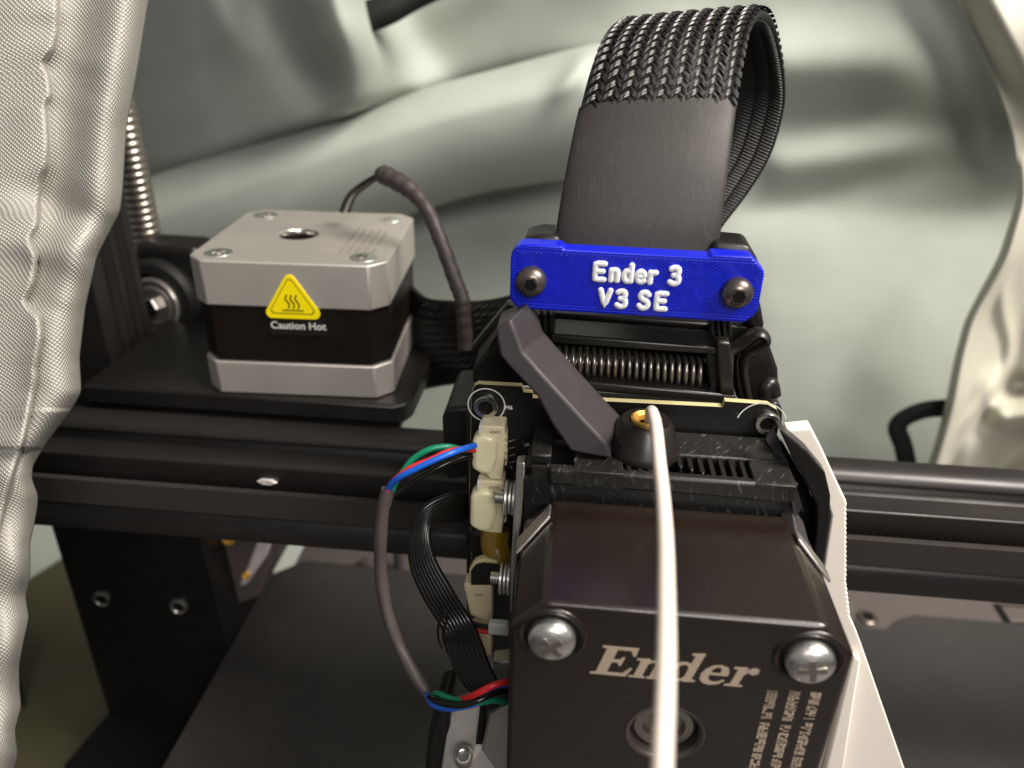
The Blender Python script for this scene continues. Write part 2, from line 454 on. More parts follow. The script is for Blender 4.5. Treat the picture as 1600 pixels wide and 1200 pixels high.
# sheet behind everything
rel += 3*lownoise(PX, PY, 230, 3) + .9*lownoise(PX, PY, 60, 9)
rel += .11*np.clip(PX-130, 0, 400)*sm((640-PX)/110)*sm((420-PY)/120) + .06*np.clip(330-PY, 0, 900) + .10*np.clip(PY-330, 0, 500)*np.clip((PX-900)/300, 0, 1)
rel += ridge([(470, -260), (512, -20), (530, 30), (600, 95), (675, 190)], 40, 80, 20, (0, 0, .95, 1))
rel += ridge([(290, -260), (330, -20), (376, 74), (410, 100)], 18, 60, 9, (0, 0, .8, 1))
rel -= ridge([(390, -240), (420, 10), (470, 110), (540, 200)], 40, 34, 12, (0, 0, .8, 1))
rel += ridge([(900, -200), (1000, -20), (1120, 60)], 160, 120, 6, (0, 0, .8, 1))
# right-hand folds that meet in a point
rel += ridge([(1180, 100), (1400, 92), (1500, 90)], 70, 60, 6, (0, .1, .7, 1))
rel -= ridge([(1180, 190), (1400, 186), (1560, 205)], 50, 44, 5, (0, .1, .9, 1))
rel += ridge([(1180, 262), (1400, 236), (1540, 208)], 34, 34, 6, (0, .1, .85, 1))
rel -= ridge([(1140, 340), (1300, 300), (1450, 252), (1570, 212)], 30, 34, 4.5, (0, .2, .95, 1))
rel -= ridge([(1420, -60), (1460, 30), (1515, 130), (1575, 212)], 44, 30, 8, (0, 0, .9, 1))
sd, fr = poly_sd(PX, PY, [(1440, -400), (1480, -60), (1530, 40), (1585, 205), (1520, 320), (1400, 520), (1300, 760)])
rel += 16*sm(-(sd)/90 + .2)*sm((330-PY)/130)
rel += ridge([(1600, 300), (1470, 420), (1400, 520), (1330, 640)], 60, 34, 3.5, (0, .1, .85, 1))
# the broad roll that crosses the picture
sd, fr = poly_sd(PX, PY, [(-300, 470), (235, 285), (640, 152), (900, 84), (1060, 58), (1240, 48), (1420, 36), (1480, 30)])
W = 172.0
q = sd/W
cover = sm(q*6+.3)*sm((1.2-q)*4)*np.interp(fr, [0, .55, .72, 1], [1, 1, 0, 0])
tail = np.interp(fr, [0, .62, .72, .85, .95, 1], [0, 0, 1, .7, .2, 0])
rel = rel*(1-.9*cover) + 16*tail*np.exp(-((q-.32)/.42)**2)
def blur2(a, s_):
    k_ = np.exp(-0.5*(np.arange(-int(3*s_), int(3*s_)+1)/s_)**2); k_ /= k_.sum(); p_ = int(3*s_)
    a = np.apply_along_axis(lambda r: np.convolve(np.pad(r, p_, mode='edge'), k_, 'valid'), 0, a)
    return np.apply_along_axis(lambda r: np.convolve(np.pad(r, p_, mode='edge'), k_, 'valid'), 1, a)
rel = blur2(rel, 2.0)
Yw = 318 - rel
V_ = np.stack([PX-800, PY-600, np.full(PX.shape, F_PX)], -1) @ BASIS
T = Yw/V_[..., 1]
Zw = V_[..., 2]*T
floorT = -258/np.minimum(V_[..., 2], -1e-3)
k = 26.0
use = (V_[..., 2] < 0)
T2 = np.where(use, -np.log(np.exp(-T*F_PX/k)+np.exp(-floorT*F_PX/k))*k/F_PX, T)
G = V_*T2[..., None]
G[..., 0] = np.clip(G[..., 0], -620, 620)
mb = MB().grid(G)
uvm = np.stack([PX*0.27, PY*0.27], -1).reshape(-1, 2)
o = mb.build("enclosure_cloth", "cloth_back", smooth=180, uv=uvm, base=(0, 300, -260))
tag(o, "grey-green coated cloth wall of the enclosure hanging in loose folds behind the printer", "cloth")

# the roll itself: a strip of cloth bulging towards the viewer
tab = [(-300, 470), (-30, 376), (235, 285), (440, 217), (640, 152), (780, 115), (900, 84), (1000, 64), (1110, 52)]
TX = catmull([(a, b, 0) for a, b in tab], 180); TX = np.array(TX)[:, :2]
tg = np.gradient(TX, axis=0); tg /= np.linalg.norm(tg, axis=1)[:, None]; nn_ = np.stack([-tg[:, 1], tg[:, 0]], 1)
fs_ = np.linspace(0, 1, len(TX)); cs = np.linspace(-.05, 1.10, 60)
WW = 172+14*np.sin(fs_*9)
RPX = TX[:, None, 0]+nn_[:, None, 0]*cs[None]*WW[:, None]; RPY = TX[:, None, 1]+nn_[:, None, 1]*cs[None]*WW[:, None]
pr_ = np.where(cs < .34, np.sqrt(np.clip(1-((.34-cs)/.40)**2, 0, 1)), np.sqrt(np.clip(1-((cs-.34)/.82)**2, 0, 1)))
am_ = 40*np.interp(fs_, [0, .75, 1], [1, 1, .6])
rr2 = am_[:, None]*pr_[None] + 2.0*lownoise(RPX, RPY, 90, 21) + 5*np.exp(-((RPX-905+.6*(RPY-100))/22.0)**2)*np.exp(-((RPY-110)/50)**2)
Vq = np.stack([RPX-800, RPY-600, np.full(RPX.shape, F_PX)], -1) @ BASIS
Gq = Vq*((304-rr2)/Vq[..., 1])[..., None]
MB().grid(Gq).build("rolled_fold", "cloth_back", parent=o, smooth=180, uv=np.stack([RPX*.27, RPY*.27], -1).reshape(-1, 2))

# left curtain: near flap with puckered hem, woven face
edge = [(-160, 262), (-80, 250), (0, 231), (100, 215), (200, 196), (300, 190), (330, 186), (400, 150), (480, 132), (560, 123), (612, 126), (640, 110), (690, 72),
        (728, 50), (748, 48), (775, 58), (800, 56), (850, 45), (900, 46), (930, 38), (965, 44), (1000, 36), (1040, 28), (1075, 29), (1105, 32), (1140, 22), (1180, 26), (1240, 10), (1400, -10)]
inner = [(-160, 95), (0, 90), (50, 89), (78, 82), (98, 66), (120, 77), (148, 80), (165, 70), (190, 73), (225, 75), (260, 72), (280, 62), (312, 60), (350, 59), (372, 45),
         (400, 57), (440, 52), (472, 37), (495, 62), (525, 65), (575, 55), (591, 56), (638, 47), (685, 38), (740, 20), (800, 5), (900, -20), (1000, -45), (1400, -90)]
def interp(tab, v):
    return np.interp(v, [a for a, _ in tab], [b for _, b in tab])
vv = np.arange(-160, 1400, 3.0)
def gsmooth(a, s):
    k = np.exp(-0.5*(np.arange(-12, 13)/s)**2); k /= k.sum(); return np.convolve(np.pad(a, 12, mode='edge'), k, 'valid')
ex = gsmooth(interp(edge, vv), 1.6); ix = gsmooth(interp(inner, vv), 1.6)
nu = 190
uu = np.linspace(0, 1, nu)
left = -330.0
PXc = left + (ex[:, None]-left)*(uu[None, :]**0.8)
PYc = np.repeat(vv[:, None], nu, 1)
d_in = PXc - ix[:, None]                      # >0 right of hem
d_ed = ex[:, None] - PXc
depth = 128 + 0.006*(PYc-500)
relc = 4.0*sm(-d_in/8+.5)                      # front flap stands proud of the hem line
puck = np.sin(PYc/15.0 + 2.4*np.sin(PYc/57.0)) + 1.1*np.sin(PYc/29.0+1.0)
relc += .22*puck*np.exp(-(np.abs(d_in+8)/46)**1.4)*np.where(PYc > 690, .25, 1)
relc += .7*np.sin(PYc/41.0+PXc/38.0)*np.exp(-(d_in+70)**2/60**2)
relc += 4.0*np.exp(-((d_ed-42)/42)**2)*np.where(PYc < 700, 1, .35)     # soft roll before the free edge
relc -= 1.2*np.exp(-((d_in-40)/40)**2)*np.where(PYc < 640, 1, 0)
relc -= 10.0*np.exp(-(d_ed/10))                                        # edge curls back
relc += 1.8*np.exp(-((PYc-360-.35*PXc)/34)**2)*np.exp(-((PXc-110)/70)**2) - 1.5*np.exp(-((PYc-300-.25*PXc)/26)**2)*np.exp(-((PXc-110)/70)**2)
relc += 2.0*np.sin((PYc-700)/22.0)*np.exp(-(d_ed/50)**2)*sm((PYc-690)/60)
relc += 1.6*lownoise(PXc, PYc, 70, 11)
Vc = np.stack([PXc-800, PYc-600, np.full(PXc.shape, F_PX)], -1) @ BASIS
Dc = (depth - relc)/F_PX
Gc = Vc*Dc[..., None]
uvc = np.zeros(PXc.shape+(2,))
# arc length coordinates so that the weave keeps its size over the folds
du = np.linalg.norm(np.diff(Gc, axis=1), axis=2); uvc[:, 1:, 0] = np.cumsum(du, 1); uvc[..., 0] -= uvc[:, -1:, 0]*1.0
dv = np.linalg.norm(np.diff(Gc, axis=0), axis=2); vbar = np.concatenate([[0], np.cumsum(np.median(dv, axis=1))]); uvc[..., 1] = vbar[:, None]
a = 0.2
uvr = np.stack([uvc[..., 0]*math.cos(a)-uvc[..., 1]*math.sin(a), uvc[..., 0]*math.sin(a)+uvc[..., 1]*math.cos(a)], -1)
o = MB().grid(Gc).build("door_curtain", "cloth_curtain", smooth=180, uv=uvr.reshape(-1, 2), solid=0.35, base=(-120, 100, -200))
tag(o, "pale woven door flap bunched at the left edge, in front of the printer", "curtain")

# right-hand flap with pale rolled hem
hem = [(-100, 1440), (-20, 1486), (50, 1520), (100, 1545), (160, 1568), (210, 1584), (260, 1590), (310, 1590), (400, 1562), (440, 1540), (500, 1508), (560, 1492), (640, 1476), (690, 1462), (760, 1440), (860, 1430)]
vv2 = np.arange(-100, 860, 5.0); hx = gsmooth(interp(hem, vv2), 2.5)
uu2 = np.linspace(0, 1, 90)
PXr = hx[:, None] + (1980-hx[:, None])*uu2[None, :]**1.3
PYr = np.repeat(vv2[:, None], 90, 1)
dh = PXr-hx[:, None]
rr = (7*np.exp(-((dh-12)/11)**2) - 3*np.exp(-(dh/7)))*sm((PYr-230)/90) + 14*np.exp(-((PYr-60)/120)**2)*sm(dh/60)
bulge = np.exp(-((PYr-560)/95)**2)
rr += 6*np.exp(-((dh-70*bulge-16)/12)**2)*bulge
rr -= 14*np.exp(-((dh-105)/45)**2)*np.exp(-((PYr-500)/230)**2)
rr += 12*np.exp(-((PYr-640-.1*(PXr-1500))/26)**2)*sm((PXr-1530)/40)
rr -= 9*np.exp(-((PYr-600)/20)**2)*sm((PXr-1550)/40)
rr += 3*np.sin(PYr/17+PXr/25)*sm((PYr-560)/60)*sm((dh-30)/30)
rr += 3*lownoise(PXr, PYr, 50, 5)
Yr = 232 - rr
Vr = np.stack([PXr-800, PYr-600, np.full(PXr.shape, F_PX)], -1) @ BASIS
Gr = Vr*(Yr/Vr[..., 1])[..., None]
o = MB().grid(Gr).build("side_flap", "cloth_right", smooth=180, uv=np.stack([PXr*.2, PYr*.2], -1).reshape(-1, 2), solid=0.4, base=(150, 230, -200))
tag(o, "cream side flap with a rolled pale hem at the right edge of the picture", "cloth")

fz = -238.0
o = MB().prism([at(a, b, z=fz) for a, b in ((106, 866), (45, 905), (-60, 962), (-160, 1330), (420, 1330), (420, 880))], (0, 0, -8)).build("cloth_shade_sheet", "cloth_shade_olive"); tag(o, kind='structure')  # sheet added over the floor cloth, its dark colour stands for shade
# black straps on the cloth
def strap(pts, w, label):
    P = [at(a, b, y=y) for a, b, y in pts]; P = catmull(P, 30)
    mbs = MB()
    L_ = []
    for i, p in enumerate(P):
        d = P[min(i+1, len(P)-1)]-P[max(i-1, 0)]; d /= np.linalg.norm(d)
        n = np.cross(d, [0, 1, 0]); n /= np.linalg.norm(n); L_.append((p-n*w/2, p+n*w/2))
    mbs.grid(np.array([[a, b] for a, b in L_]))
    o = mbs.build("binding_strap", "strap", smooth=60, solid=1.2, base=tuple(P[0])); tag(o, label, "strap", "black straps sewn on the cloth")
strap([(545, 34, 262), (575, 26, 262), (606, 14, 262), (660, -16, 264), (800, -80, 266)], 9.0, "black strap lying slantwise on the cloth near the top of the picture")
strap([(1424, 760, 238), (1412, 700, 238), (1403, 664, 238), (1440, 642, 237), (1500, 636, 236)], 6.0, "black strap bent over the cloth behind the right half of the beam")
strap([(-14, 1010, 184), (-8, 1060, 184), (14, 1130, 180), (56, 1210, 176), (110, 1300, 172)], 19.0, "black strap at the foot of the door flap in the lower left corner")

# ------------------------------------------------------------------ printer frame
def beam_profile():
    """20 x 20 slotted section, (y, z), origin in the middle"""
    q = [(-10, 10)]
    def side():  # along the top edge from left to right
        return [(-4.6, 10), (-3.0, 8.3), (-3.0, 7.6), (-5.6, 7.6), (-5.6, 6.2), (-3.0, 3.8), (3.0, 3.8), (5.6, 6.2), (5.6, 7.6), (3.0, 7.6), (3.0, 8.3), (4.6, 10)]
    pts = []
    for kx in range(4):
        a = -math.pi/2*kx
        for (u, v) in [(-10, 10)] + side():
            pts.append((u*math.cos(a)-v*math.sin(a), u*math.sin(a)+v*math.cos(a)))
    return pts
beam = thing("gantry_beam", "black slotted aluminium beam crossing the picture below the silver motor", "beam", (0, 138, -108))
prof = beam_profile()
MB().prism([(-190, 138+y, -98+z) for y, z in prof], (480, 0, 0)).build("extrusion", "anodised", beam, bevel=0.25, seg=1, blimit=60)
# bright end of a slot nut in the front groove of the beam
nut = MB(); p = at(418, 752, y=128.0); nut.lathe(p, (0, -1, 0), [(2.2, -1), (2.2, .3), (1.8, .6), (.8, .6), (.6, .1)], 6); nut.v = [(v[0], v[1], p[2]+(v[2]-p[2])*.34) for v in nut.v]
nut.build("slot_nut", "pale_metal", beam, smooth=40)

belt = thing("drive_belt", "toothed rubber belt running in the front groove of the black beam", "belt", (0, 127, -100))
MB().box(-190, 290, 126.2, 127.7, -99.6, -93.4).build("belt_band", "belt_rubber", belt, bevel=0.1, seg=1)
tm = MB()
for i in range(300):
    x = -190+i*1.6
    tm.box(x, x+0.9, 127.65, 128.1, -99.4, -93.75)
tag(tm.build("belt_teeth", "belt_rubber", belt), kind='stuff')

up = thing("upright_post", "black upright aluminium post standing behind the left end of the beam", "post", (-117, 178, -206))
post_y0, post_y1 = 156.0, 196.0
pp = [(-20, -20), (-12.3, -20), (-12.3, -18.2), (-13.8, -18.2)]
outer = [(-138, 160), (-112, 160), (-112, 165), (-113.8, 166.4), (-113.8, 168.6), (-112, 170), (-112, 171.6), (-113.6, 173), (-113.6, 175.4), (-112, 176.8), (-112, 180), (-138, 180)]
MB().prism([(x, y, -108.3) for x, y in outer], (0, 0, 150)).build("extrusion", "anodised", up, bevel=0.3, seg=1)
leg = MB().prism([(-137.5, 156, -108.6), (-96.2, 156, -108.6), (-93.2, 156, -170), (-92.4, 156, -210), (-137.8, 156, -206)], (0, 34, 0))
leg.build("foot_bracket", "plastic_black", up, bevel=0.6)
for (hx_, hy_) in ((160, 935), (280, 947)):
    p = at(hx_, hy_, y=155.9)
    MB().lathe(p, (0, -1, 0), [(2.5, -.6), (2.5, .3), (2.3, .7), (2.0, .8), (1.75, .55), (1.7, -.3)], 28, cap=False).build("screw_ring", "galvanised", up, smooth=40)
    MB().lathe(p, (0, -1, 0), [(1.72, -.4), (1.72, 0.02)], 20).build("screw_hole", "dark_void", up, smooth=40)
bz = -204.0
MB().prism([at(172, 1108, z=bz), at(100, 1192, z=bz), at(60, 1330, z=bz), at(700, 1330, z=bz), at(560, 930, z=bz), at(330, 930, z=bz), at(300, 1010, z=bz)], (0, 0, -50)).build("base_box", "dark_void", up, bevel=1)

# lead screw with helical thread
sc_ = thing("lead_screw", "steel threaded lead screw rising behind the left post", "screw rod", (-112, 186, -62))
cx_ = at(229, 372, y=203)[0]; SY = 203
mbx = MB(); seg = 28; nz = 420; z0, z1 = -76.0, 40.0
vs = []; fs = []
for j in range(nz+1):
    z = z0 + (z1-z0)*j/nz
    for kx in range(seg):
        a = 2*math.pi*kx/seg; ph = ((z/2.0) - a/(2*math.pi)) % 1.0
        w = abs(ph-.5)*2; r = 3.85 + 0.32*min(1, max(0, (w-.3)/.35))
        vs.append((cx_+r*math.cos(a), SY+r*math.sin(a), z))
for j in range(nz):
    for kx in range(seg):
        k2 = (kx+1) % seg; fs.append((j*seg+kx, j*seg+k2, (j+1)*seg+k2, (j+1)*seg+kx))
mbx.add(vs, fs).build("threaded_rod", "dark_steel", sc_, smooth=35)

# ------------------------------------------------------------------ gantry end bracket with guide wheel
br = thing("gantry_end_bracket", "black bracket plate under the silver motor at the left end of the beam", "bracket", (-70, 165, -88))
MB().prism([(-111, 146.4, -81.9), (-39, 146.4, -81.9), (-36.2, 147.6, -81.9), (-35, 150.5, -81.9), (-35, 186, -81.9), (-36, 196, -81.9), (-111, 196, -81.9)], (0, 0, -4.6)).build("plate", "plastic_black", br, bevel=0.6)
MB().box(-108, -38, 149.5, 192, -90, -86.6).build("plate_foot", "plastic_black", br, bevel=.3)
MB().prism([at(206, 380, y=194), at(306, 386, y=194), at(330, 470, y=194), at(330, 600, y=194), at(206, 600, y=194)], (0, 12, 0)).build("wheel_housing", "plastic_black", br, bevel=2.5, seg=4)
wh = thing("guide_wheel", "black guide wheel with steel bearing beside the left post", "wheel", tuple(at(240, 520, y=188)))
wc = at(246, 474, y=190)
MB().lathe(wc, (-.1, -1, .12), [(11.3, -3.2), (12.4, -1.2), (12.4, .6), (11.2, 2.0), (8.8, 2.2), (8.6, 1.2)], 48).build("tyre", "rubber_black", wh, smooth=40)
wc2 = at(240, 478, y=187)
MB().lathe(wc2, (-.1, -1, .12), [(7.7, -3), (7.7, 0.2), (7.2, .6), (6.6, .6), (6.4, .1), (5.6, .1), (5.4, .9), (4.5, 1.0), (4.2, 0.2), (3.1, .2)], 44).build("bearing", "galvanised", wh, smooth=30)
MB().lathe(wc2, (-.1, -1, .12), [(3.0, -1), (3.0, 2.2), (2.5, 2.6), (1.2, 2.7)], 6).build("axle_bolt", "steel", wh, smooth=20)

# ------------------------------------------------------------------ silver stepper motor
def nema_poly(x0, x1, y0, y1, z, ch):
    return [(x0+ch, y0, z), (x1-ch, y0, z), (x1, y0+ch, z), (x1, y1-ch, z), (x1-ch, y1, z), (x0+ch, y1, z), (x0, y1-ch, z), (x0, y0+ch, z)]
mx0, mx1, my0, my1 = -80.1, -37.8, 148.2, 190.4
mot = thing("stepper_motor", "silver square stepper motor with black middle and yellow hot-warning sticker", "motor", (-58.95, 169.3, -81.8))
# top cap as a ring-holed block
zt_, zb_ = -50.8, -60.8
def plate_with_hole(mbq, poly, z_top, z_bot, c, r, seg=32):
    """top face between polygon and round hole"""
    n = len(poly)
    hole = [(c[0]+r*math.cos(2*math.pi*k/seg), c[1]+r*math.sin(2*math.pi*k/seg)) for k in range(seg)]
    # outer ring resampled to seg points by angle
    def ray_poly(a):
        dx, dy = math.cos(a), math.sin(a); best = None
        for i in range(n):
            x1_, y1_ = poly[i][0]-c[0], poly[i][1]-c[1]; x2_, y2_ = poly[(i+1) % n][0]-c[0], poly[(i+1) % n][1]-c[1]
            den = dx*(y2_-y1_) - dy*(x2_-x1_)
            if abs(den) < 1e-9: continue
            tt = (x1_*(y2_-y1_)-y1_*(x2_-x1_))/den; ss = (x1_*dy-y1_*dx)/den
            if tt > 0 and -1e-6 <= ss <= 1+1e-6: best = tt if best is None else min(best, tt)
        return best
    angs = sorted(set([2*math.pi*k/seg for k in range(seg)] + [math.atan2(p[1]-c[1], p[0]-c[0]) % (2*math.pi) for p in poly]))
    m_ = len(angs); vs = []
    for a in angs:
        R = ray_poly(a); vs.append((c[0]+R*math.cos(a), c[1]+R*math.sin(a), z_top))
    for a in angs: vs.append((c[0]+r*math.cos(a), c[1]+r*math.sin(a), z_top))
    for i in range(m_): vs.append((vs[i][0], vs[i][1], z_bot))
    for a in angs: vs.append((c[0]+r*math.cos(a), c[1]+r*math.sin(a), z_bot))
    fs = []
    for i in range(m_):
        j = (i+1) % m_
        fs += [(i, j, m_+j, m_+i), (2*m_+i, 2*m_+j, j, i), (m_+i, m_+j, 3*m_+j, 3*m_+i), (2*m_+j, 2*m_+i, 3*m_+i, 3*m_+j)]
    mbq.add(vs, fs)
capm = MB(); pc = (-61.8, 169.4)
plate_with_hole(capm, nema_poly(mx0, mx1, my0, my1, 0, 3.5), zt_, zb_, pc, 4.4)
capm.build("end_cap", "cast_alu", mot, bevel=0.35, seg=2, blimit=30)
MB().lathe((pc[0], pc[1], zt_-3.2), (0, 0, 1), [(4.38, 3.12), (4.28, 3.0), (4.2, 1.9)], 32, cap=False).build("bearing_ring", "steel", mot, smooth=40)
MB().lathe((pc[0], pc[1], zt_-3.2), (0, 0, 1), [(4.22, 1.9), (4.2, -5)], 32, cap=False).build("bore_wall", "laminations", mot, smooth=40)
MB().lathe((pc[0], pc[1], zt_-8), (0, 0, 1), [(4.3, .5), (4.3, 1.0), (2.6, 1.0), (2.6, 3.2)], 24).build("shaft", "dark_void", mot, smooth=40)
bod = MB()
NL = 24
for i in range(NL):
    za = -60.9 - i*(12.9/NL); zb2 = za - 12.9/NL + .12
    bod.prism(nema_poly(mx0+.5, mx1-.5, my0+.5, my1-.5, za, 3.7), (0, 0, zb2-za))
tag(bod.build("lamination", "laminations", mot), kind='stuff')
MB().prism(nema_poly(mx0+.8, mx1-.8, my0+.8, my1-.8, -60.85, 3.7), (0, 0, -13)).build("core", "laminations", mot)
MB().prism(nema_poly(mx0, mx1, my0, my1, -74.0, 3.5), (0, 0, -7.8)).build("front_flange", "cast_alu", mot, bevel=0.35, blimit=30)
def screw_proto(name, r, m, slot, mslot):
    """pan head seen along -z (head top up)"""
    a = MB(); a.lathe((0, 0, 0), (0, 0, 1), [(r, 0), (r, .35*r), (.93*r, .62*r), (.72*r, .82*r), (.38*r, .93*r), (.1*r, .95*r)], 28)
    return a
def add_screw(parent, c, axis, r, m="bright_steel", kind="cross"):
    c = np.array(c, float); ax = np.array(axis, float)/np.linalg.norm(axis)
    h = MB(); h.lathe(c, ax, [(r, -.3), (r, .26*r), (.94*r, .42*r), (.76*r, .56*r), (.42*r, .66*r), (.1*r, .69*r)] if kind == 'cross' else [(r, -.3), (r, .30*r), (.93*r, .55*r), (.72*r, .78*r), (.38*r, .93*r), (.1*r, .95*r)], 28)
    o = h.build("screw", m, parent, smooth=50)
    t_ = np.array([0, 0, 1.0]) if abs(ax[2]) < .9 else np.array([1.0, 0, 0]); u = np.cross(ax, t_); u /= np.linalg.norm(u); w = np.cross(ax, u)
    q = MB()
    ang = random.uniform(0, 1.5)
    if kind == "cross":
        for s_ in (0, 1):
            a_ = ang + s_*math.pi/2; d1 = u*math.cos(a_)+w*math.sin(a_); d2 = np.cross(ax, d1)
            l_, b_ = .55*r, .13*r; z_ = .70*r + s_*.01
            cc = c+ax*z_
            q.prism([cc+d1*l_+d2*b_, cc-d1*l_+d2*b_, cc-d1*l_-d2*b_, cc+d1*l_-d2*b_], -ax*.2*r)
        q.build("cross_recess", "dark_steel", o)
    else:
        q.lathe(c+ax*(.70*r), ax, [(.42*r, -.02), (.42*r, .27*r)], 6)
        q2 = MB(); q2.lathe(c+ax*(.97*r), ax, [(.56*r, -.1*r), (.54*r, 0.01), (.44*r, .02), (.42*r, -.3*r)], 6, cap=False)
        q.build("hex_recess", "dark_void", o); q2.build("hex_rim", m, o)
    return o
for sx in (-1, 1):
    for sy in (-1, 1):
        c = (-59+sx*15.6, 169.3+sy*15.6, zt_-1.3)
        add_screw(mot, c, (0, 0, 1), 2.35)
        MB().lathe(c, (0, 0, 1), [(3.1, 1.25), (3.0, 1.36)], 28).build("screw_seat", "bright_steel", mot)
# etched rows of type plate marks on the cap (unreadable in the photograph)
em = MB()
for row in range(5):
    x_ = -49.5+row*1.75
    y_ = 156.5
    while y_ < 176-row*.6:
        l_ = random.uniform(.35, .9)
        if random.random() < .82: em.box(x_, x_+random.uniform(.5, .95), y_, y_+l_, zt_, zt_+.03)
        y_ += l_+.3
em.build("etched_print", "etch_soft", mot)
# sticker: yellow rounded triangle with heat symbol, text below
stk_y = my0-.18
def tri_round(cx, cz, h, w, r, n=6):
    P = [(cx-w/2, cz), (cx+w/2, cz), (cx, cz+h)]; out = []
    for i in range(3):
        a = np.array(P[i-1]); b_ = np.array(P[i]); c_ = np.array(P[(i+1) % 3])
        d1 = (a-b_)/np.linalg.norm(a-b_); d2 = (c_-b_)/np.linalg.norm(c_-b_)
        half = math.acos(np.dot(d1, d2))/2; tl = r/math.tan(half)
        p1 = b_+d1*tl; p2 = b_+d2*tl; cc = b_+(d1+d2)/np.linalg.norm(d1+d2)*r/math.sin(half)
        a1 = math.atan2(*(p1-cc)[::-1]); a2 = math.atan2(*(p2-cc)[::-1]); da = (a2-a1+math.pi) % (2*math.pi)-math.pi
        out += [(cc[0]+r*math.cos(a1+da*k/n), cc[1]+r*math.sin(a1+da*k/n)) for k in range(n+1)]
    return out
sp = at(447, 497, y=my0)
tcx, tcz = sp[0]+3.4, sp[2]
stk = MB().prism([(x, stk_y, z) for x, z in tri_round(tcx, tcz, 10.9, 13.6, 1.25)], (0, .3, 0)).build("warning_sticker", "label_yellow", mot)
# black outline of the triangle
o1 = tri_round(tcx, tcz+1.05, 8.6, 10.6, .8); o2 = tri_round(tcx, tcz+1.25, 8.1, 10.05, .7)
rim = MB(); n_ = len(o1)
rim.add([(x, stk_y-.03, z) for x, z in o1]+[(x, stk_y-.03, z) for x, z in o2], [(i, (i+1) % n_, n_+(i+1) % n_, n_+i) for i in range(n_)])
rim.build("sticker_outline", "label_black", stk)
hw = MB()
for kx in (-1, 0, 1):
    pts = [np.array([tcx+.15+kx*1.05+.35*math.sin(v*6.3), stk_y-.04, tcz+2.3+v*3.1]) for v in np.linspace(0, 1, 14)]
    hw.tube(pts, .17, 6, flat=((0, 1, 0), .25))
hw.box(tcx-2.2, tcx+2.4, stk_y-.05, stk_y-.01, tcz+1.75, tcz+2.0)
hw.build("heat_symbol", "label_black", stk)
MB().box(tcx-5.4, tcx+6.9, my0+.20, my0+.52, tcz-4.0, tcz-.2).build("caption_strip", "label_black", mot)
text_mesh("Caution Hot", 2.35, "label_white", mot, (tcx+.7, my0+.17, tcz-1.85), (1, 0, 0), (0, 0, 1), .02, name="caption", bold=.03)

mot.location.x -= 2.9*MM; mot.rotation_euler.z = math.radians(3.2)
# motor cable with shrink sleeve
mc = thing("motor_cable", "dark sleeved cable arching from the silver motor down to the braided band", "cable", tuple(at(728, 540, y=150)))
MB().tube(pxpath([(590, 270, 168), (606, 276, 167), (640, 296, 165), (668, 330, 162), (692, 385, 158), (712, 440, 155), (722, 468, 153), (725, 500, 152), (728, 545, 151)], 50),
          [1.3]+[1.75]*5+[2.0]*100, 14).v and None
path = pxpath([(590, 270, 168), (606, 276, 167), (640, 296, 165), (668, 330, 162), (692, 385, 158), (712, 440, 155), (722, 468, 153), (725, 500, 152), (728, 545, 151)], 60)
rs = [1.2+.9*min(1, i/5) + .12*math.sin(i*1.7) for i in range(len(path))]
rs = [r*(1-.22*sm(np.array((i-len(path)*.2)/8.0))) for i, r in enumerate(rs)]
MB().tube(path, rs, 16).build("shrink_tube", "shrink_brown", mc, smooth=80)
for m_, dx in (("wire_grey", 0), ("wire_black", 4), ("wire_black", -5)):
    MB().tube(pxpath([(540+dx*1.2, 330, 178), (550+dx, 306, 176), (568+dx, 286+abs(dx), 172), (592, 276+dx*.3, 168), (604, 281, 168)], 24), .62, 10).build("wire", m_, mc, smooth=80)

# black braided band behind the carriage (flat, horizontal)
bb = thing("braided_band", "black braided flat cable running level between silver motor and blue plate", "cable", tuple(at(700, 600, y=172)))
top_e = [(600, 395, 200), (628, 430, 190), (660, 462, 178), (700, 470, 172), (760, 470, 168), (830, 455, 166), (900, 440, 166)]
bot_e = [(610, 600, 200), (640, 612, 190), (660, 607, 178), (700, 598, 172), (760, 592, 168), (830, 590, 166), (900, 585, 166)]
TE = pxpath(top_e, 60); BE = pxpath(bot_e, 60)
Gb = []
nb = 90
for i in range(len(TE)):
    row = []
    for j in range(nb):
        v = j/(nb-1); p = TE[i]*(1-v)+BE[i]*v
        p = p + np.array([0, -1.0*math.sin(math.pi*v) - .35*abs(math.sin(v*math.pi*11)), 0]); row.append(p)
    Gb.append(row)
MB().grid(Gb).build("braid_body", "braid_under", bb, smooth=60, solid=1.5)
stm = MB()
for r_ in range(11):
    for i in range(0, len(TE)-3, 2):
        v0 = (r_+.15)/11; v1 = (r_+.85)/11
        if random.random() < .15: continue
        p0 = TE[i]*(1-v1)+BE[i]*v1; p1 = TE[i+3]*(1-v0)+BE[i+3]*v0
        pm = (p0+p1)/2
        off = np.array([0, -2.2, 0])
        stm.tube([p0+off*.8, pm+off, p1+off*.8], .16, 5)
tag(stm.build("braid_strand", "braid", bb, smooth=60), kind='stuff')

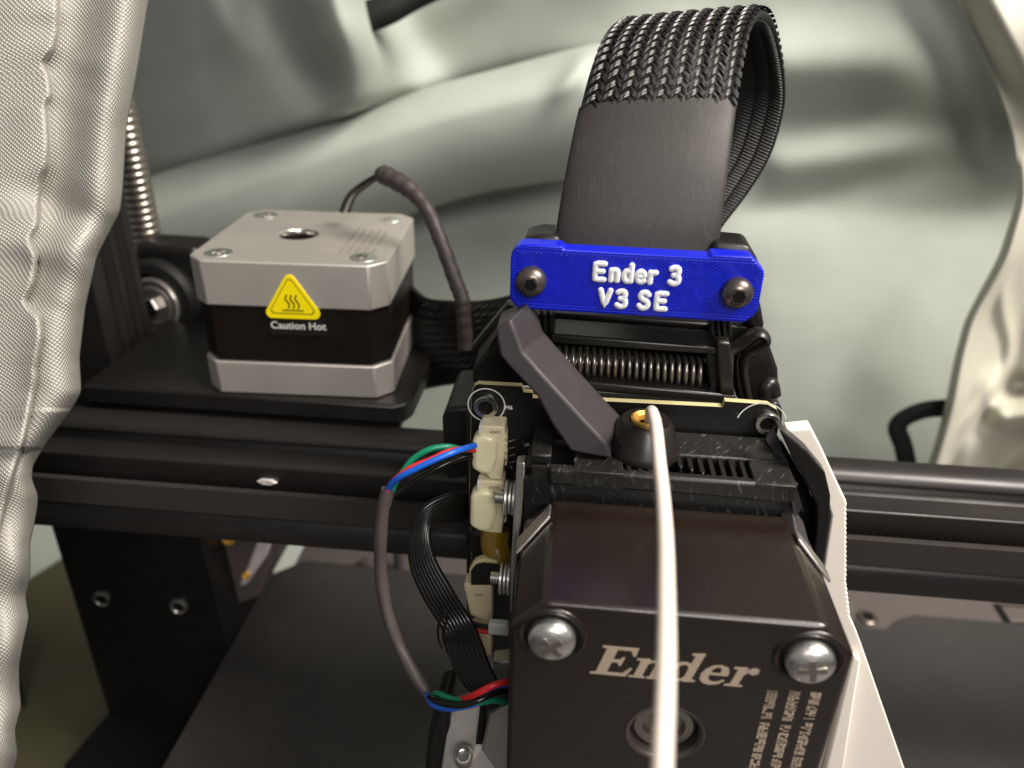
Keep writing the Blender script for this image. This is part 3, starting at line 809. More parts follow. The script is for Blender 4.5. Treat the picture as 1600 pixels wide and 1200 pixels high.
# ------------------------------------------------------------------ print bed
bed = thing("print_bed", "dark textured build plate lying flat below the beam", "print bed", (30, 80, -176))
def bedpoly(z): return [(-93, -60, z), (152, -60, z), (152, 193, z), (112, 193, z), (106, 190.5, z), (101, 185.5, z), (95, 185.5, z), (90, 190.5, z), (84, 193, z), (-84, 195, z), (-93, 187, z)]
MB().prism(bedpoly(-170), (0, 0, -1.6)).build("build_sheet", "bed_sheet", bed, bevel=0.3)
MB().prism([(-88, -60, -171.8), (175, -60, -171.8), (175, 214, -171.8), (-84, 214, -171.8), (-88, 208, -171.8)], (0, 0, -3)).build("carrier_plate", "bed_plate", bed, bevel=0.4)
p = at(1355, 966, z=-171.6)
MB().lathe(p, (0, 0, 1), [(3.1, -.1), (3.1, .5), (2.6, .9), (1.6, .9), (1.5, .2)], 28, cap=False).build("screw", "black_oxide", bed, smooth=40)
MB().lathe(p+np.array([0, 0, -.1]), (0, 0, 1), [(1.7, 0), (1.7, .35)], 20).build("screw_hole", "dark_void", bed)
sl = [at(1552, 944, z=-171.5), at(1640, 950, z=-171.5), at(1640, 978, z=-171.5), at(1572, 975, z=-171.5)]
MB().prism(sl, (0, 0, .25)).build("slot", "dark_void", bed)
cc_ = sum(sl)/4
MB().prism([cc_+(q-cc_)*.78 for q in sl], (0, 0, .5)).build("slot_tab", "bed_plate", bed, bevel=.2)

# second motor below the beam at the left
zm = thing("lower_motor", "glossy dark motor housing with brass screws under the beam beside the post", "motor", (-75, 175, -140))
zc = [at(305, 826, y=166), at(432, 836, y=166), at(428, 872, y=166), at(405, 935, y=166), at(372, 948, y=166), at(330, 930, y=166)]
MB().prism(zc, (0, 26, 0)).build("housing", "housing_grey", zm, bevel=1.6, seg=4)
MB().prism([at(404, 838, y=165.4), at(426, 842, y=165.4), at(418, 868, y=165.4), at(385, 915, y=165.4), at(372, 918, y=165.4), at(386, 886, y=165.4)], (0, 3, 0)).build("metal_edge", "pale_metal", zm, bevel=.8)
for (a, b_, r_) in ((357, 842, 1.9), (384, 899, 1.2)):
    q = at(a, b_, y=164.9); MB().lathe(q, (0.1, -1, .25), [(r_, -.6), (r_, .4), (r_*.75, .7), (r_*.4, .6), (r_*.35, .1)], 20).build("screw", "brass", zm, smooth=40)
# small pale posts seen under the beam
for (a, b_, hgt, lab) in ((622, 872, 9, "pale spacer tube standing under the beam behind the grey sleeve"), (568, 884, 5, "short pale spacer under the beam left of the grey sleeve")):
    q = at(a, b_, y=196)
    o = MB().lathe(q-np.array([0, 0, hgt/2]), (0, 0, 1), [(1.4, -2), (1.5, -1.5), (1.5, hgt)], 20).build("spacer", "shrink_grey", smooth=40); tag(o, lab, "spacer")

# ------------------------------------------------------------------ tool-head carriage (black plastic) behind the circuit board
car = thing("tool_carriage", "black plastic tool carriage with steel spring behind the circuit board", "carriage", (10, 128, -112))
P_ = lambda pts, y, d, name, m="plastic_black", bev=.4, sg=2: MB().pxprism(pts, y, d).build(name, m, car, bevel=bev, seg=sg)
MB().box(-17.5, 33, 113.4, 125.5, -112, -64).build("carriage_body", "plastic_black", car, bevel=1)
P_([(812, 486), (1170, 510), (1165, 545), (1150, 548), (870, 528), (812, 520)], 119, 4, "top_plate")
P_([(862, 522), (1128, 543), (1128, 556), (862, 537)], 111.5, 7, "spring_box_rail", "plastic_satin")
P_([(850, 590), (1150, 618), (1150, 632), (850, 606)], 110.5, 6, "spring_box_floor", "plastic_satin")
P_([(1120, 532), (1142, 536), (1150, 640), (1126, 632)], 110.6, 9, "spring_box_wall", "plastic_satin")
P_([(1104, 543), (1124, 545), (1128, 618), (1108, 612)], 112.6, 6, "spring_stop")
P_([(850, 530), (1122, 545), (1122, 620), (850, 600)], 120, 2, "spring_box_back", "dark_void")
# ribs either side under the blue plate
for i in range(4):
    P_([(1110+i*9, 498), (1115+i*9, 498), (1118+i*9, 524), (1112+i*9, 526)], 112+.3*i, 5, "rib", "plastic_satin", .15, 1)
for i in range(3):
    P_([(838+i*10, 492), (844+i*10, 492), (846+i*10, 520), (840+i*10, 521)], 112+.3*i, 5, "rib", "plastic_satin", .15, 1)
# right wing with hook and web
P_([(1148, 540), (1182, 512), (1196, 520), (1216, 578), (1217, 604), (1209, 628), (1152, 626), (1146, 600)], 117, 9, "side_wing", "plastic_satin", .6)
MB().tube(pxpath([(1142, 548, 113.5), (1160, 536, 113.5), (1182, 520, 113.5), (1194, 524, 113.5), (1196, 534, 113.5), (1182, 545, 113.5), (1166, 555, 113.5), (1160, 570, 113.5), (1163, 598, 113.5), (1168, 620, 113.5)], 50), .75, 10, flat=((0, 1, 0), 2.4)).build("hook_rib", "plastic_satin", car, smooth=60)
MB().tube(pxpath([(1194, 622, 112.5), (1198, 604, 112.5), (1206, 600, 113), (1210, 618, 113)], 20), 1.1, 12).build("clip_post", "plastic_satin", car, smooth=60)
P_([(1168, 470), (1188, 470), (1196, 515), (1180, 524), (1165, 506)], 118, 5, "upper_arm", "plastic_black", .8)
# left wing behind the lever
P_([(738, 600), (738, 575), (758, 552), (782, 515), (800, 492), (850, 512), (850, 606)], 116, 8, "side_wing", "plastic_black", .6)
P_([(735, 545), (741, 549), (798, 490), (804, 480), (792, 476), (782, 488)], 114.6, 3, "web_strip", "plastic_satin", .3)
P_([(690, 655), (697, 638), (738, 636), (742, 745), (700, 752), (694, 735)], 118, 16, "side_block", "plastic_black", .8, 3)
P_([(1190, 632), (1214, 628), (1224, 640), (1222, 668), (1205, 668)], 113.2, 4, "corner_tab", "plastic_satin", .6, 3)
# spring
s0, s1 = at(872, 561, y=114.2), at(1100, 582, y=114.2)
axv = s1-s0; Ls = np.linalg.norm(axv); axv /= Ls; u_ = np.cross(axv, [0, 1, 0]); u_ /= np.linalg.norm(u_); w_ = np.cross(axv, u_)
turns = 21; pts = [s0+axv*Ls*k/(turns*22) + 2.15*(u_*math.cos(2*math.pi*k/22)+w_*math.sin(2*math.pi*k/22)) for k in range(turns*22+1)]
MB().tube(pts, .34, 8).build("spring", "dark_steel", car, smooth=80)

# ------------------------------------------------------------------ circuit board
PY0 = 107.6
pcb = thing("circuit_board", "black circuit board with pale cut edges and ivory plugs left of the tool head", "circuit board", (0, 108, -118))
bpts = [(737, 612), (741, 603), (747, 600), (815, 604), (818, 613), (832, 614), (832, 622), (930, 626), (1130, 636), (1133, 627), (1200, 632), (1214, 640), (1219, 655), (1210, 700), (1000, 760), (838, 800), (836, 1010), (770, 1030), (762, 980), (737, 880), (733, 770)]
MB().pxprism(bpts, PY0, 1.2).build("board", "pcb_edge", pcb)
# solder mask sheet, slightly inset so that the pale edge shows
ctr = np.array([985, 700.])
MB().pxprism([(a+(.35 if a < 900 else -.35), b_+.35) for a, b_ in bpts], PY0-.07, .06).build("solder_mask", "pcb_mask", pcb)
def ring_xz(mbq, c, r1, r2, y, a0=0, a1=360, seg=60):
    vs = []; fs = []
    for k in range(seg+1):
        a = math.radians(a0+(a1-a0)*k/seg)
        vs += [(c[0]+r1*math.cos(a), y, c[2]+r1*math.sin(a)), (c[0]+r2*math.cos(a), y, c[2]+r2*math.sin(a))]
    fs = [(2*k, 2*k+1, 2*k+3, 2*k+2) for k in range(seg)]; mbq.add(vs, fs)
s6 = at(760, 633, y=PY0-.1)
rg = MB(); ring_xz(rg, s6, 2.85, 3.05, PY0-.1); rg.build("silk_ring", "silk", pcb); rg = MB()
s7 = at(1189, 664, y=PY0-.1); ring_xz(rg, s7, 3.75, 3.95, PY0-.1, 20, 165)
rg.build("silk_ring", "silk", pcb)
text_mesh("M6", .95, "silk", pcb, at(795, 637, y=PY0-.11), (1, 0, 0), (0, 0, 1), .01, name="silk_mark", bold=.03)
for c, r_ in ((s6, 1.95), (s7+np.array([.7, 0, .7]), 1.9)):
    b_ = MB(); b_.lathe((c[0], PY0, c[2]), (0, -1, 0), [(r_, -.1), (r_, .9), (r_*.92, 1.15), (r_*.62, 1.15), (r_*.55, .8), (r_*.5, -.5)], 36, cap=False)
    q = b_.build("threaded_bush", "steel", pcb, smooth=40)
    MB().lathe((c[0], PY0+.6, c[2]), (0, -1, 0), [(r_*.52, 0), (r_*.52, .8)], 24).build("bore", "dark_void", q)
# solder pins and small components right of the plugs
pn = MB()
for i in range(4):
    q = at(795, 690+i*11, y=PY0-.5); pn.tube([q, q+np.array([1.1, -.2, .55])], .16, 6)
pn.build("solder_pin", "steel", pcb, smooth=60)
for (a, b_) in ((818, 694), (820, 712), (797, 728), (794, 815), (790, 900)):
    q = at(a, b_, y=PY0-.35); MB().box(q[0]-.5, q[0]+.5, q[1]-.3, q[1]+.3, q[2]-.35, q[2]+.35).build("chip_part", "pcb_mask", pcb, bevel=.1)
    MB().box(q[0]+.1, q[0]+.45, q[1]-.38, q[1]-.32, q[2]-.3, q[2]+.3).build("solder_pad", "steel", pcb)
MB().pxprism([(822, 693), (832, 693), (832, 697), (822, 697)], PY0-.1, .02).build("silk_line", "silk", pcb)

def plug(cx, cy, wpx, hpx, label):
    """white board connector with glued plug; long side vertical"""
    t = thing("wire_plug", label, "connector", tuple(at(cx, cy+hpx/2, y=PY0-1)), "ivory plugs on the circuit board")
    k_ = lambda a, b_, y: at(cx+a*wpx/2, cy+b_*hpx/2, y=y)
    MB().prism([k_(-.5, -1, 104.0), k_(.95, -.95, 104.0), k_(1, -.2, 104.0), k_(.85, .6, 104.0), k_(.8, 1, 104.0), k_(.1, .96, 104.0), k_(-.55, .5, 104.0), k_(-.7, -.4, 104.0)], (0, PY0-104.05, 0)).build("socket", "connector_ivory", t, bevel=.3)
    g = MB().prism([k_(-.95, -.45, 103.2), k_(-.3, -.66, 103.2), k_(.5, -.5, 103.2), k_(.55, .2, 103.2), k_(.2, .86, 103.2), k_(-.45, .8, 103.2), k_(-1, .62, 103.2)], (0, 3.6, 0)).build("plug_body", "hot_glue", t, bevel=.9, seg=4)
    MB().prism([k_(.1, -.80, 103.9), k_(.7, -.80, 103.9), k_(.7, -.72, 103.9), k_(.1, -.72, 103.9)], (0, .3, 0)).build("latch_slot", "etch", t)
    MB().prism([k_(-.55, -.98, 103.6), k_(-.38, -1.0, 103.6), k_(-.38, -.72, 103.6), k_(-.58, -.66, 103.6)], (0, 2, 0)).build("latch_arm", "silk", t, bevel=.1)
    for i in range(5):
        MB().prism([k_(.96, -.6+i*.24, 103.95), k_(1.06, -.62+i*.24, 103.95), k_(1.04, -.5+i*.24, 103.95), k_(.94, -.5+i*.24, 103.95)], (0, 2.4, 0)).build("contact_rib", "connector_ivory", t, bevel=.08, seg=1)
    return t
plug(763, 708, 54, 86, "upper ivory plug with red, green and blue wires at the board's left edge")
plug(761, 796, 56, 90, "middle ivory plug just below the one with the coloured wires")
# lower beige sockets, partly hidden
for (pts, y, lab) in (([(724, 914), (768, 910), (768, 976), (734, 962)], 104, "lower beige socket beside the black ribbon cable"),
                      ([(735, 984), (766, 988), (767, 1026), (742, 1022)], 103, "lowest pale yellow socket above the steel bracket")):
    t = thing("board_socket", lab, "connector", tuple(at(pts[0][0], pts[2][1], y=y)))
    MB().pxprism(pts, y, 3.4).build("socket_body", "connector_ivory", t, bevel=.4)
    a = np.mean([p_[0] for p_ in pts]); b_ = np.mean([p_[1] for p_ in pts])
    MB().pxprism([(a-8, b_-12), (a+6, b_-12), (a+6, b_-9), (a-8, b_-9)], y-.06, .05).build("keyway", "etch", t)
# small second board corner with pale rim
t = thing("small_board", "small black board with rounded pale rim below the middle plug", "circuit board", tuple(at(760, 920, y=101)))
MB().pxprism([(734, 912), (733, 890), (741, 878), (752, 874), (775, 876), (790, 884), (790, 912)], 101.6, 1.4).build("board", "pcb_edge", t, bevel=.3)
MB().pxprism([(736, 914), (736, 892), (743, 883), (754, 880), (775, 882), (790, 890), (790, 914)], 101.3, .25).build("solder_mask", "pcb_mask", t)
# yellow tape bundle
o = MB().tube(pxpath([(775, 826, 106), (774, 850, 105), (782, 872, 104), (800, 892, 104)], 24), 2.6, 16).build("tape_bundle", "kapton", smooth=80); tag(o, "yellow taped bundle behind the side plate, under the middle plug", "tape")
o = MB().pxprism([(735, 828), (775, 830), (778, 870), (742, 880), (732, 860)], 106.2, 5).build("cable_clip", "plastic_black", bevel=1); tag(o, "black clip block just left of the yellow taped bundle", "clip")

# ------------------------------------------------------------------ blue name plate
pl = thing("name_plate", "blue printed plate with white raised letters screwed across the cable sleeve", "plate", tuple(at(990, 500, y=108)))
c00 = at(993, 441, y=106.5)
A = at(808, 446, y=106.5); B = at(1178, 462, y=106.5); A = at(797, 432, y=106.8); B = at(1190, 455, y=106.2)
xd = (B-A)/np.linalg.norm(B-A); zd = np.cross(xd, [0, 1, 0]); zd /= np.linalg.norm(zd)
if zd[2] < 0: zd = -zd
yd_ = np.cross(zd, xd); 
if yd_[1] < 0: yd_ = -yd_
mid = (A+B)/2; hw_ = np.linalg.norm(B-A)/2; tilt = at(993, 395, y=107.2); 
hh_ = 4.95
print("plate half width", hw_)
def PL(u, v, d=0.0): return mid + xd*u + zd*v + yd_*d     # d: depth behind the face
outl = []
for (sx, sy, r_) in ((-1, 1, 2.0), (1, 1, 2.6), (1, -1, 2.6), (-1, -1, 2.0)):
    pass
ch = 2.3
def rc_(cx, cz, a0, r_=2.0, n=5): return [(cx+r_*math.cos(math.radians(a0-90*k/n)), cz+r_*math.sin(math.radians(a0-90*k/n))) for k in range(n+1)]
plate_out = rc_(-hw_+2.2, hh_-2.2, 180, 2.2) + [(-hw_+7.3, hh_), (-hw_+7.6, hh_-.45), (hw_-7.9, hh_-.45), (hw_-7.6, hh_)] + [(hw_-2.2, hh_), (hw_-.2, hh_-1.9), (hw_, hh_-2.6), (hw_, -hh_+2.2), (hw_-.5, -hh_+1.0), (hw_-1.7, -hh_)] + rc_(-hw_+2.2, -hh_+2.2, 270, 2.2)
mbp = MB().prism([PL(u, v) for u, v in plate_out], yd_*3.2)
def plate_uv(mbq): return [((np.array(p)-mid) @ xd, (np.array(p)-mid) @ zd) for p in mbq.v]
mbp.build("plate_body", "blue_print", pl, bevel=.35, seg=3, uv=plate_uv(mbp))
def stroke_letters(txt, x0, z0, h, adv, r):
    G_ = {
     'E': [[(.62, 1), (.08, 1), (.08, 0), (.62, 0)], [(.08, .52), (.52, .52)]],
     'n': [[(.08, 0), (.08, .62)], [(.08, .45), (.2, .62), (.38, .62), (.46, .48), (.46, 0)]],
     'd': [[(.48, 1), (.48, 0)], [(.48, .5), (.36, .64), (.16, .6), (.06, .34), (.14, .06), (.34, 0), (.48, .14)]],
     'e': [[(.1, .34), (.46, .36), (.42, .56), (.26, .64), (.1, .52), (.06, .3), (.14, .06), (.3, 0), (.46, .08)]],
     'r': [[(.08, 0), (.08, .62)], [(.08, .4), (.2, .6), (.38, .62)]],
     '3': [[(.08, .92), (.26, 1), (.48, .94), (.5, .7), (.36, .54), (.24, .53)], [(.36, .54), (.54, .4), (.52, .1), (.28, 0), (.06, .1)]],
     'V': [[(.0, 1), (.3, 0), (.6, 1)]],
     'S': [[(.56, .86), (.4, 1), (.16, .96), (.08, .74), (.24, .56), (.44, .46), (.56, .28), (.46, .04), (.2, 0), (.04, .14)]],
    }
    x = x0
    for ch_, a_ in zip(txt, adv):
        if ch_ != ' ':
            m_ = MB()
            for st in G_[ch_]:
                pts = [PL(x+u*h, z0+v*h, -.12) for u, v in st]
                if len(pts) > 3 and ch_ not in 'EV': pts = catmull(pts, len(pts)*4)
                elif len(pts) >= 2:
                    q = []
                    for i in range(len(pts)-1): q += [pts[i]*(1-t_)+pts[i+1]*t_ for t_ in np.linspace(0, 1, 5)[:-1]]
                    pts = q+[pts[-1]]
                m_.tube(pts, r, 10, flat=(tuple(yd_), .6))
                for e_ in (pts[0], pts[-1]):
                    m_.lathe(e_-yd_*r*.9*0, yd_, [(r*math.sin(t_), -r*.6*math.cos(t_)) for t_ in np.linspace(.1, math.pi-.1, 7)], 12)
            m_.build("letter", "white_ink", pl, smooth=70)
        x += a_*h
ux = ((at(922, 440, y=106.5)-mid) @ xd); uz = ((at(922, 440, y=106.5)-mid) @ zd)
stroke_letters("Ender 3", ux+.45, uz+.42, 2.35, (.98, .80, .80, .76, .80, .42, .6), .44)
ux2 = ((at(932, 484, y=106.5)-mid) @ xd); uz2 = ((at(932, 484, y=106.5)-mid) @ zd)
stroke_letters("V3 SE", ux2+.4, uz2+.75, 2.35, (1.0, .86, .52, 1.0, .7), .44)
for (a, b_) in ((830, 440), (1151, 456)):
    q = at(a, b_, y=106.3); q = PL((q-mid) @ xd, (q-mid) @ zd, 0)
    add_screw(pl, q, -yd_, 2.25, "black_oxide", "hex")
# clamp behind the plate
cl = thing("sleeve_clamp", "black clamp bar behind the blue plate gripping the cable sleeve", "clamp", tuple(at(990, 500, y=112)))
MB().prism([PL(u, v, 3.3) for u, v in ((-hw_+1.5, hh_-.2), (-hw_+4, hh_+.5), (-hw_+6.6, hh_+.5), (-hw_+7.4, hh_-1.2), (hw_-7.6, hh_-1.2), (hw_-7, hh_+.8), (hw_-2.0, hh_+.6), (hw_-.1, hh_-2), (hw_-.6, -hh_-.5), (-hw_+1.5, -hh_-.3))], yd_*7).build("clamp_body", "plastic_black", cl, bevel=.8, seg=3)

# ------------------------------------------------------------------ looped cable sleeve
slv = thing("cable_sleeve", "braided black cable sleeve looping up and back from the blue plate", "cable sleeve", tuple(at(990, 400, y=112)))
RE = [(1118, 402, 112), (1126, 340, 113.5), (1136, 260, 117), (1148, 170, 123), (1160, 100, 128), (1173, 48, 134), (1190, 22, 141), (1207, 32, 149), (1219, 72, 155), (1226, 120, 159), (1225, 170, 161), (1205, 240, 162), (1170, 300, 162), (1125, 360, 161), (1080, 430, 158)]
LE = [(868, 392, 112), (874, 340, 113.5), (888, 260, 117), (905, 178, 123), (924, 108, 128), (945, 62, 134), (972, 42, 141), (1000, 50, 149), (1018, 84, 155), (1026, 130, 159), (1020, 180, 161), (1000, 245, 162), (965, 305, 162), (930, 365, 161), (890, 430, 158)]
NP = 150
RP = np.array(pxpath(RE, NP)); LP = np.array(pxpath(LE, NP)); NS = len(RP)
frac_of = lambda k: int(round(k/(len(RE)-1)*(NS-1)))
cut = frac_of(3.0)
NC = 9
def ribbon_frame(i):
    c = (RP[i]+LP[i])/2; a = RP[i]-LP[i]; w = np.linalg.norm(a); a /= w
    t_ = ((RP[min(i+1, NS-1)]+LP[min(i+1, NS-1)]) - (RP[max(i-1, 0)]+LP[max(i-1, 0)])); t_ /= np.linalg.norm(t_)
    n = np.cross(a, t_); n /= np.linalg.norm(n)
    return c, a, w, t_, n
tn = [ribbon_frame(i) for i in range(NS)]
sgn = -1 if tn[5][4][1] > 0 else 1      # n toward the viewer on the front leg
SAG = lambda i, s: 1.3*math.exp(-((i-frac_of(6))/(NS*.10))**2)*math.cos(s*math.pi)*-1
def rib_point(i, s, h):
    """s in -.5..+.5 across, h height above the mid surface on the outer side"""
    c, a, w, t_, n = tn[i]
    bow = .9*(1-(2*s)**2)
    return c + a*s*w + n*sgn*(h+bow) + np.array([0, 0, SAG(i, s)*.6])
def ribbon_body(i0, i1, th, corr, mbq, dm=0.0):
    rows = []
    M_ = 72
    for i in range(i0, i1):
        row = []
        for k in range(M_):
            a_ = 2*math.pi*k/M_
            ca, sa = math.cos(a_), math.sin(a_)
            s = .5*math.copysign(abs(ca)**.35, ca)*(1+dm); h = th*math.copysign(abs(sa)**.6, sa)
            if corr: h *= 1+.25*(abs(math.sin((s+.5)*math.pi*NC))-.5)
            row.append(rib_point(i, s, h))
        row.append(row[0]); rows.append(row)
    mbq.grid(rows)
bm_ = MB(); ribbon_body(0, cut+2, 1.25, False, bm_, .02); bm_.build("shrink_wrap", "shrink_sleeve", slv, smooth=80)
bm_ = MB(); ribbon_body(cut-3, NS, .95, True, bm_); bm_.build("sleeve_core", "braid_under", slv, smooth=80)
# braid strands: columns of slanted bundles
bs = MB(); under = MB()
seglen = np.array([0]+list(np.cumsum([np.linalg.norm(tn[i+1][0]-tn[i][0]) for i in range(NS-1)])))
def by_len(l):
    l = min(max(l, 0), seglen[-1]-1e-3); i = int(np.searchsorted(seglen, l, side='right')-1); i = min(i, NS-2)
    return i, (l-seglen[i])/(seglen[i+1]-seglen[i]+1e-9)
def bpoint(l, s, h):
    i, f = by_len(l); return rib_point(i, s, h)*(1-f) + rib_point(i+1, s, h)*f
l0 = seglen[cut]+.15; l1 = seglen[-1]-1
pitch = 1.72
for col in range(NC):
    s_a = -.5+col/NC; s_b = s_a+1/NC
    nrow = int((l1-l0)/pitch)
    for r_ in range(nrow):
        l = l0+r_*pitch + (col % 2)*.3 + random.uniform(-.16, .16)
        for q in range(3):
            lo = l+q*.34
            pts = []
            for v in np.linspace(0, 1, 7):
                s_ = s_a+(s_b-s_a)*(.02+.74*v); hgt = 1.02+.42*math.sin(math.pi*min(1, v*1.02)) 
                pts.append(bpoint(lo+v*1.75, s_*.985, hgt))
            bs.tube(pts, .10, 5, cap=False)
        for q in range(3):
            lo = l+q*.34+.5
            if lo-1.2 < l0-.5: continue
            pts = [bpoint(lo-v*1.2, (s_a+(s_b-s_a)*(.62+.5*v))*.985, 1.0+.16*math.sin(math.pi*v)) for v in np.linspace(0, 1, 5)]
            under.tube(pts, .14, 5, cap=False)
for r_ in range(int((l1-l0)/.62)):      # the inner face seen on the far leg
    l = l0+r_*.62
    for col in range(NC):
        s_a = -.5+col/NC
        pts = [bpoint(l+v*.9, (s_a+.09*v)*.98, -1.0-.1*math.sin(math.pi*v)) for v in (0, .5, 1)]
        under.tube(pts, .13, 4, cap=False)
tag(bs.build("braid_strand", "braid", slv, smooth=80), kind='stuff')
tag(under.build("under_strand", "sleeve_lining", slv, smooth=80), kind='stuff')

# ------------------------------------------------------------------ extruder (gear housing, lever, inlet)
ZH = -61.0
ex_ = thing("extruder_housing", "black textured feeder housing with toothed gear window above the front motor", "extruder", (12, 100, -66))
E_ = lambda mbq, name, m="textured_black", bev=.35, sg=2: mbq.build(name, m, ex_, bevel=bev, seg=sg)
yb = PY0-.6
# top outline on the plane z = ZH (pixels), front at y = 95
XL = at(858, 742, y=95)[0]; XR = at(1236, 776, y=95)[0]; XR2 = at(1190, 660, z=ZH)[0]
win = [at(972, 706, z=ZH), at(1172, 730, z=ZH), at(1180, 752, z=ZH), at(972, 742, z=ZH)]
wx0, wx1 = win[0][0], win[1][0]; wy0 = min(win[2][1], win[3][1])+.2; wy1 = win[0][1]+.4
print("housing", XL, XR, XR2, "window", wx0, wx1, wy0, wy1)
hs = MB()
hs.prism([(XL, 95, ZH), (XR, 95, ZH), (XR2+.5, yb, ZH), (XL, yb, ZH)], (0, 0, -4))          # lower slab, cut by windows visually
E_(MB().prism([(XL, 96, ZH-2.9), (XR, 96, ZH-2.9), (XR, yb, ZH-2.9), (XL, yb, ZH-2.9)], (0, 0, -12)), "housing_block")
# top frame around the gear window
E_(MB().box(XL, XR, 95, wy0, ZH-2.8, ZH), "front_bar", bev=.5)
E_(MB().box(XL-2.5, XR+.6, 94.96, 95.9, ZH-7.5, ZH-.55), "front_wall", "textured_black", .1)
E_(MB().box(wx1, XR, wy0+.02, wy1, ZH-2.8, ZH-.02), "right_bar", bev=.15)
E_(MB().box(XL+3.5, wx0, wy0+.02, wy1, ZH-2.8, ZH-.02), "left_bar", bev=.15)
E_(MB().prism([(XL+9, wy1+.02, ZH), (XR, wy1+.02, ZH), (XR2+.2, yb, ZH), (XL+9, yb, ZH)], (0, 0, -2.8)), "rear_deck")
# gear teeth: comb standing into the window from the deck
for i in range(12):
    a = 985+i*16 if i > 5 else 985+i*14
    if 3 <= i <= 4: continue
    x_ = wx0+.6+(wx1-wx0-1.6)*i/11
    ln = (wy1-wy0)*(.86 if i < 3 else .30+.66*(i-4)/7)
    E_(MB().prism([(x_-.35, wy1+.1, ZH-.15), (x_+.35, wy1+.1, ZH-.15), (x_+.62, wy1-ln*.8, ZH-.25-.05*i), (x_+.35, wy1-ln, ZH-.4-.07*i), (x_-.05, wy1-ln*.8, ZH-.25-.05*i)], (0, 0, -2.2)), "gear_tooth", "plastic_satin", .08, 1)
# right sloping cheek
ck = MB()
ck.prism([(XR2+.55, yb-.2, ZH-.05), (XR+.05, 95, ZH-.05), at(1255, 796, y=93.6), at(1237, 735, y=98.5), at(1222, 690, y=103), at(1208, 668, y=105.6)], (-.8, 0, -1.2))
E_(ck, "side_cheek", "lever_plastic", .2)
E_(MB().prism([(XR+.3, 95.1, ZH-4), (XR+2.6, 95.1, ZH-7), (XR+3.1, 86, ZH-9.6), (XR+.8, 86, ZH-9)], (-1.5, 0, -1.5)), "cheek_tail", "lever_plastic", .25)
# left shoulder
E_(MB().prism([(XL-3.6, 95, ZH-3.4), (XL-.1, 95, ZH-.1), (XL-.1, yb, ZH-.1), (XL-3.6, yb, ZH-1.6)], (0, 0, -12)), "left_shoulder", "plastic_black", .3)
E_(MB().box(XL-2.8, XL+.2, 95.3, 104.4, ZH-.4, ZH+1.2), "left_rail", "plastic_black", .3)
# lower front face band (between housing front edge and motor top)
# filament inlet cone with brass collet
ic = at(1010, 652, z=ZH+5.2)
cone = MB().lathe((ic[0], ic[1], ZH), (0, 0, 1), [(5.6, -.3), (5.6, .4), (5.4, .8), (4.0, 4.4), (3.6, 4.8), (2.6, 4.8), (2.35, 4.5), (2.35, 3)], 48, cap=False)
# collet direction tilts slightly to the lens
cone.build("inlet_cone", "plastic_satin", ex_, smooth=35)
MB().lathe((ic[0], ic[1], ZH+4.2), (0, 0, 1), [(2.3, 0), (2.3, .9), (2.0, 1.1), (1.3, .7), (1.1, 0)], 32).build("collet", "brass", ex_, smooth=35)

# release lever
lv = thing("release_lever", "dark grey release lever leaning across the circuit board onto the feeder housing", "lever", tuple(at(948, 700, y=99)))
front = [(774, 514), (797, 499), (806, 520), (817, 551), (846, 584), (911, 655), (948, 694), (956, 717), (934, 714), (892, 706), (864, 666), (838, 618), (798, 576), (781, 556)]
fp = []
for (a, b_) in front:
    fr_ = (b_-500)/210.0; fp.append(at(a, b_, y=101.0-4.2*fr_))
back = []
off_back = {0: 6.4}
bk = [p_+np.array([0, 6.6, 0]) for p_ in fp]
for i in (1, 2, 3, 4, 5, 6):
    bk[i] = bk[i]+np.array([2.5, .8, .5]); fp[i] = fp[i]+np.array([0, 0, 0])
n_ = len(fp)
mbl = MB(); mbl.add(fp+bk, [tuple(range(n_)), tuple(range(2*n_-1, n_-1, -1))]+[(i, i+n_, (i+1) % n_+n_, (i+1) % n_) for i in range(n_)])
mbl.build("lever_arm", "lever_plastic", lv, bevel=.4, seg=4, blimit=20)


# ------------------------------------------------------------------ front motor (black, lettered)
Y1 = 72.4; ZT = -66.7; X0, X1 = -5.6, 36.7; ZB = ZT-42.3
fm = thing("feeder_motor", "glossy black feeder motor with lettered front face at the bottom of the picture", "motor", (15.5, 84, ZB))
def npx(y, x0=X0, x1=X1, z0=ZB, z1=ZT, ch=4.2):
    return [(x0+ch, y, z1), (x1-ch, y, z1), (x1, y, z1-ch), (x1, y, z0+ch), (x1-ch, y, z0), (x0+ch, y, z0), (x0, y, z0+ch), (x0, y, z1-ch)]
FC = (15.55, Y1, -87.85)
# face plate with hub recess
def face_plate(mbq, poly, c, r, y0, y1, seg=48):
    pl2 = [(p_[0], p_[2]) for p_ in poly]
    tmp = MB(); plate_with_hole(tmp, [(a, b_, 0) for a, b_ in pl2], 0, 1, (c[0], c[2]), r, seg)
    mbq.add([(v[0], y0 if v[2] == 0 else y1, v[1]) for v in tmp.v], [f[::-1] if False else f for f in tmp.f])
fmb = MB(); face_plate(fmb, npx(Y1), FC, 4.6, Y1, Y1+22.2); fmb.build("motor_case", "gloss_black", fm, bevel=.9, seg=4, blimit=30)
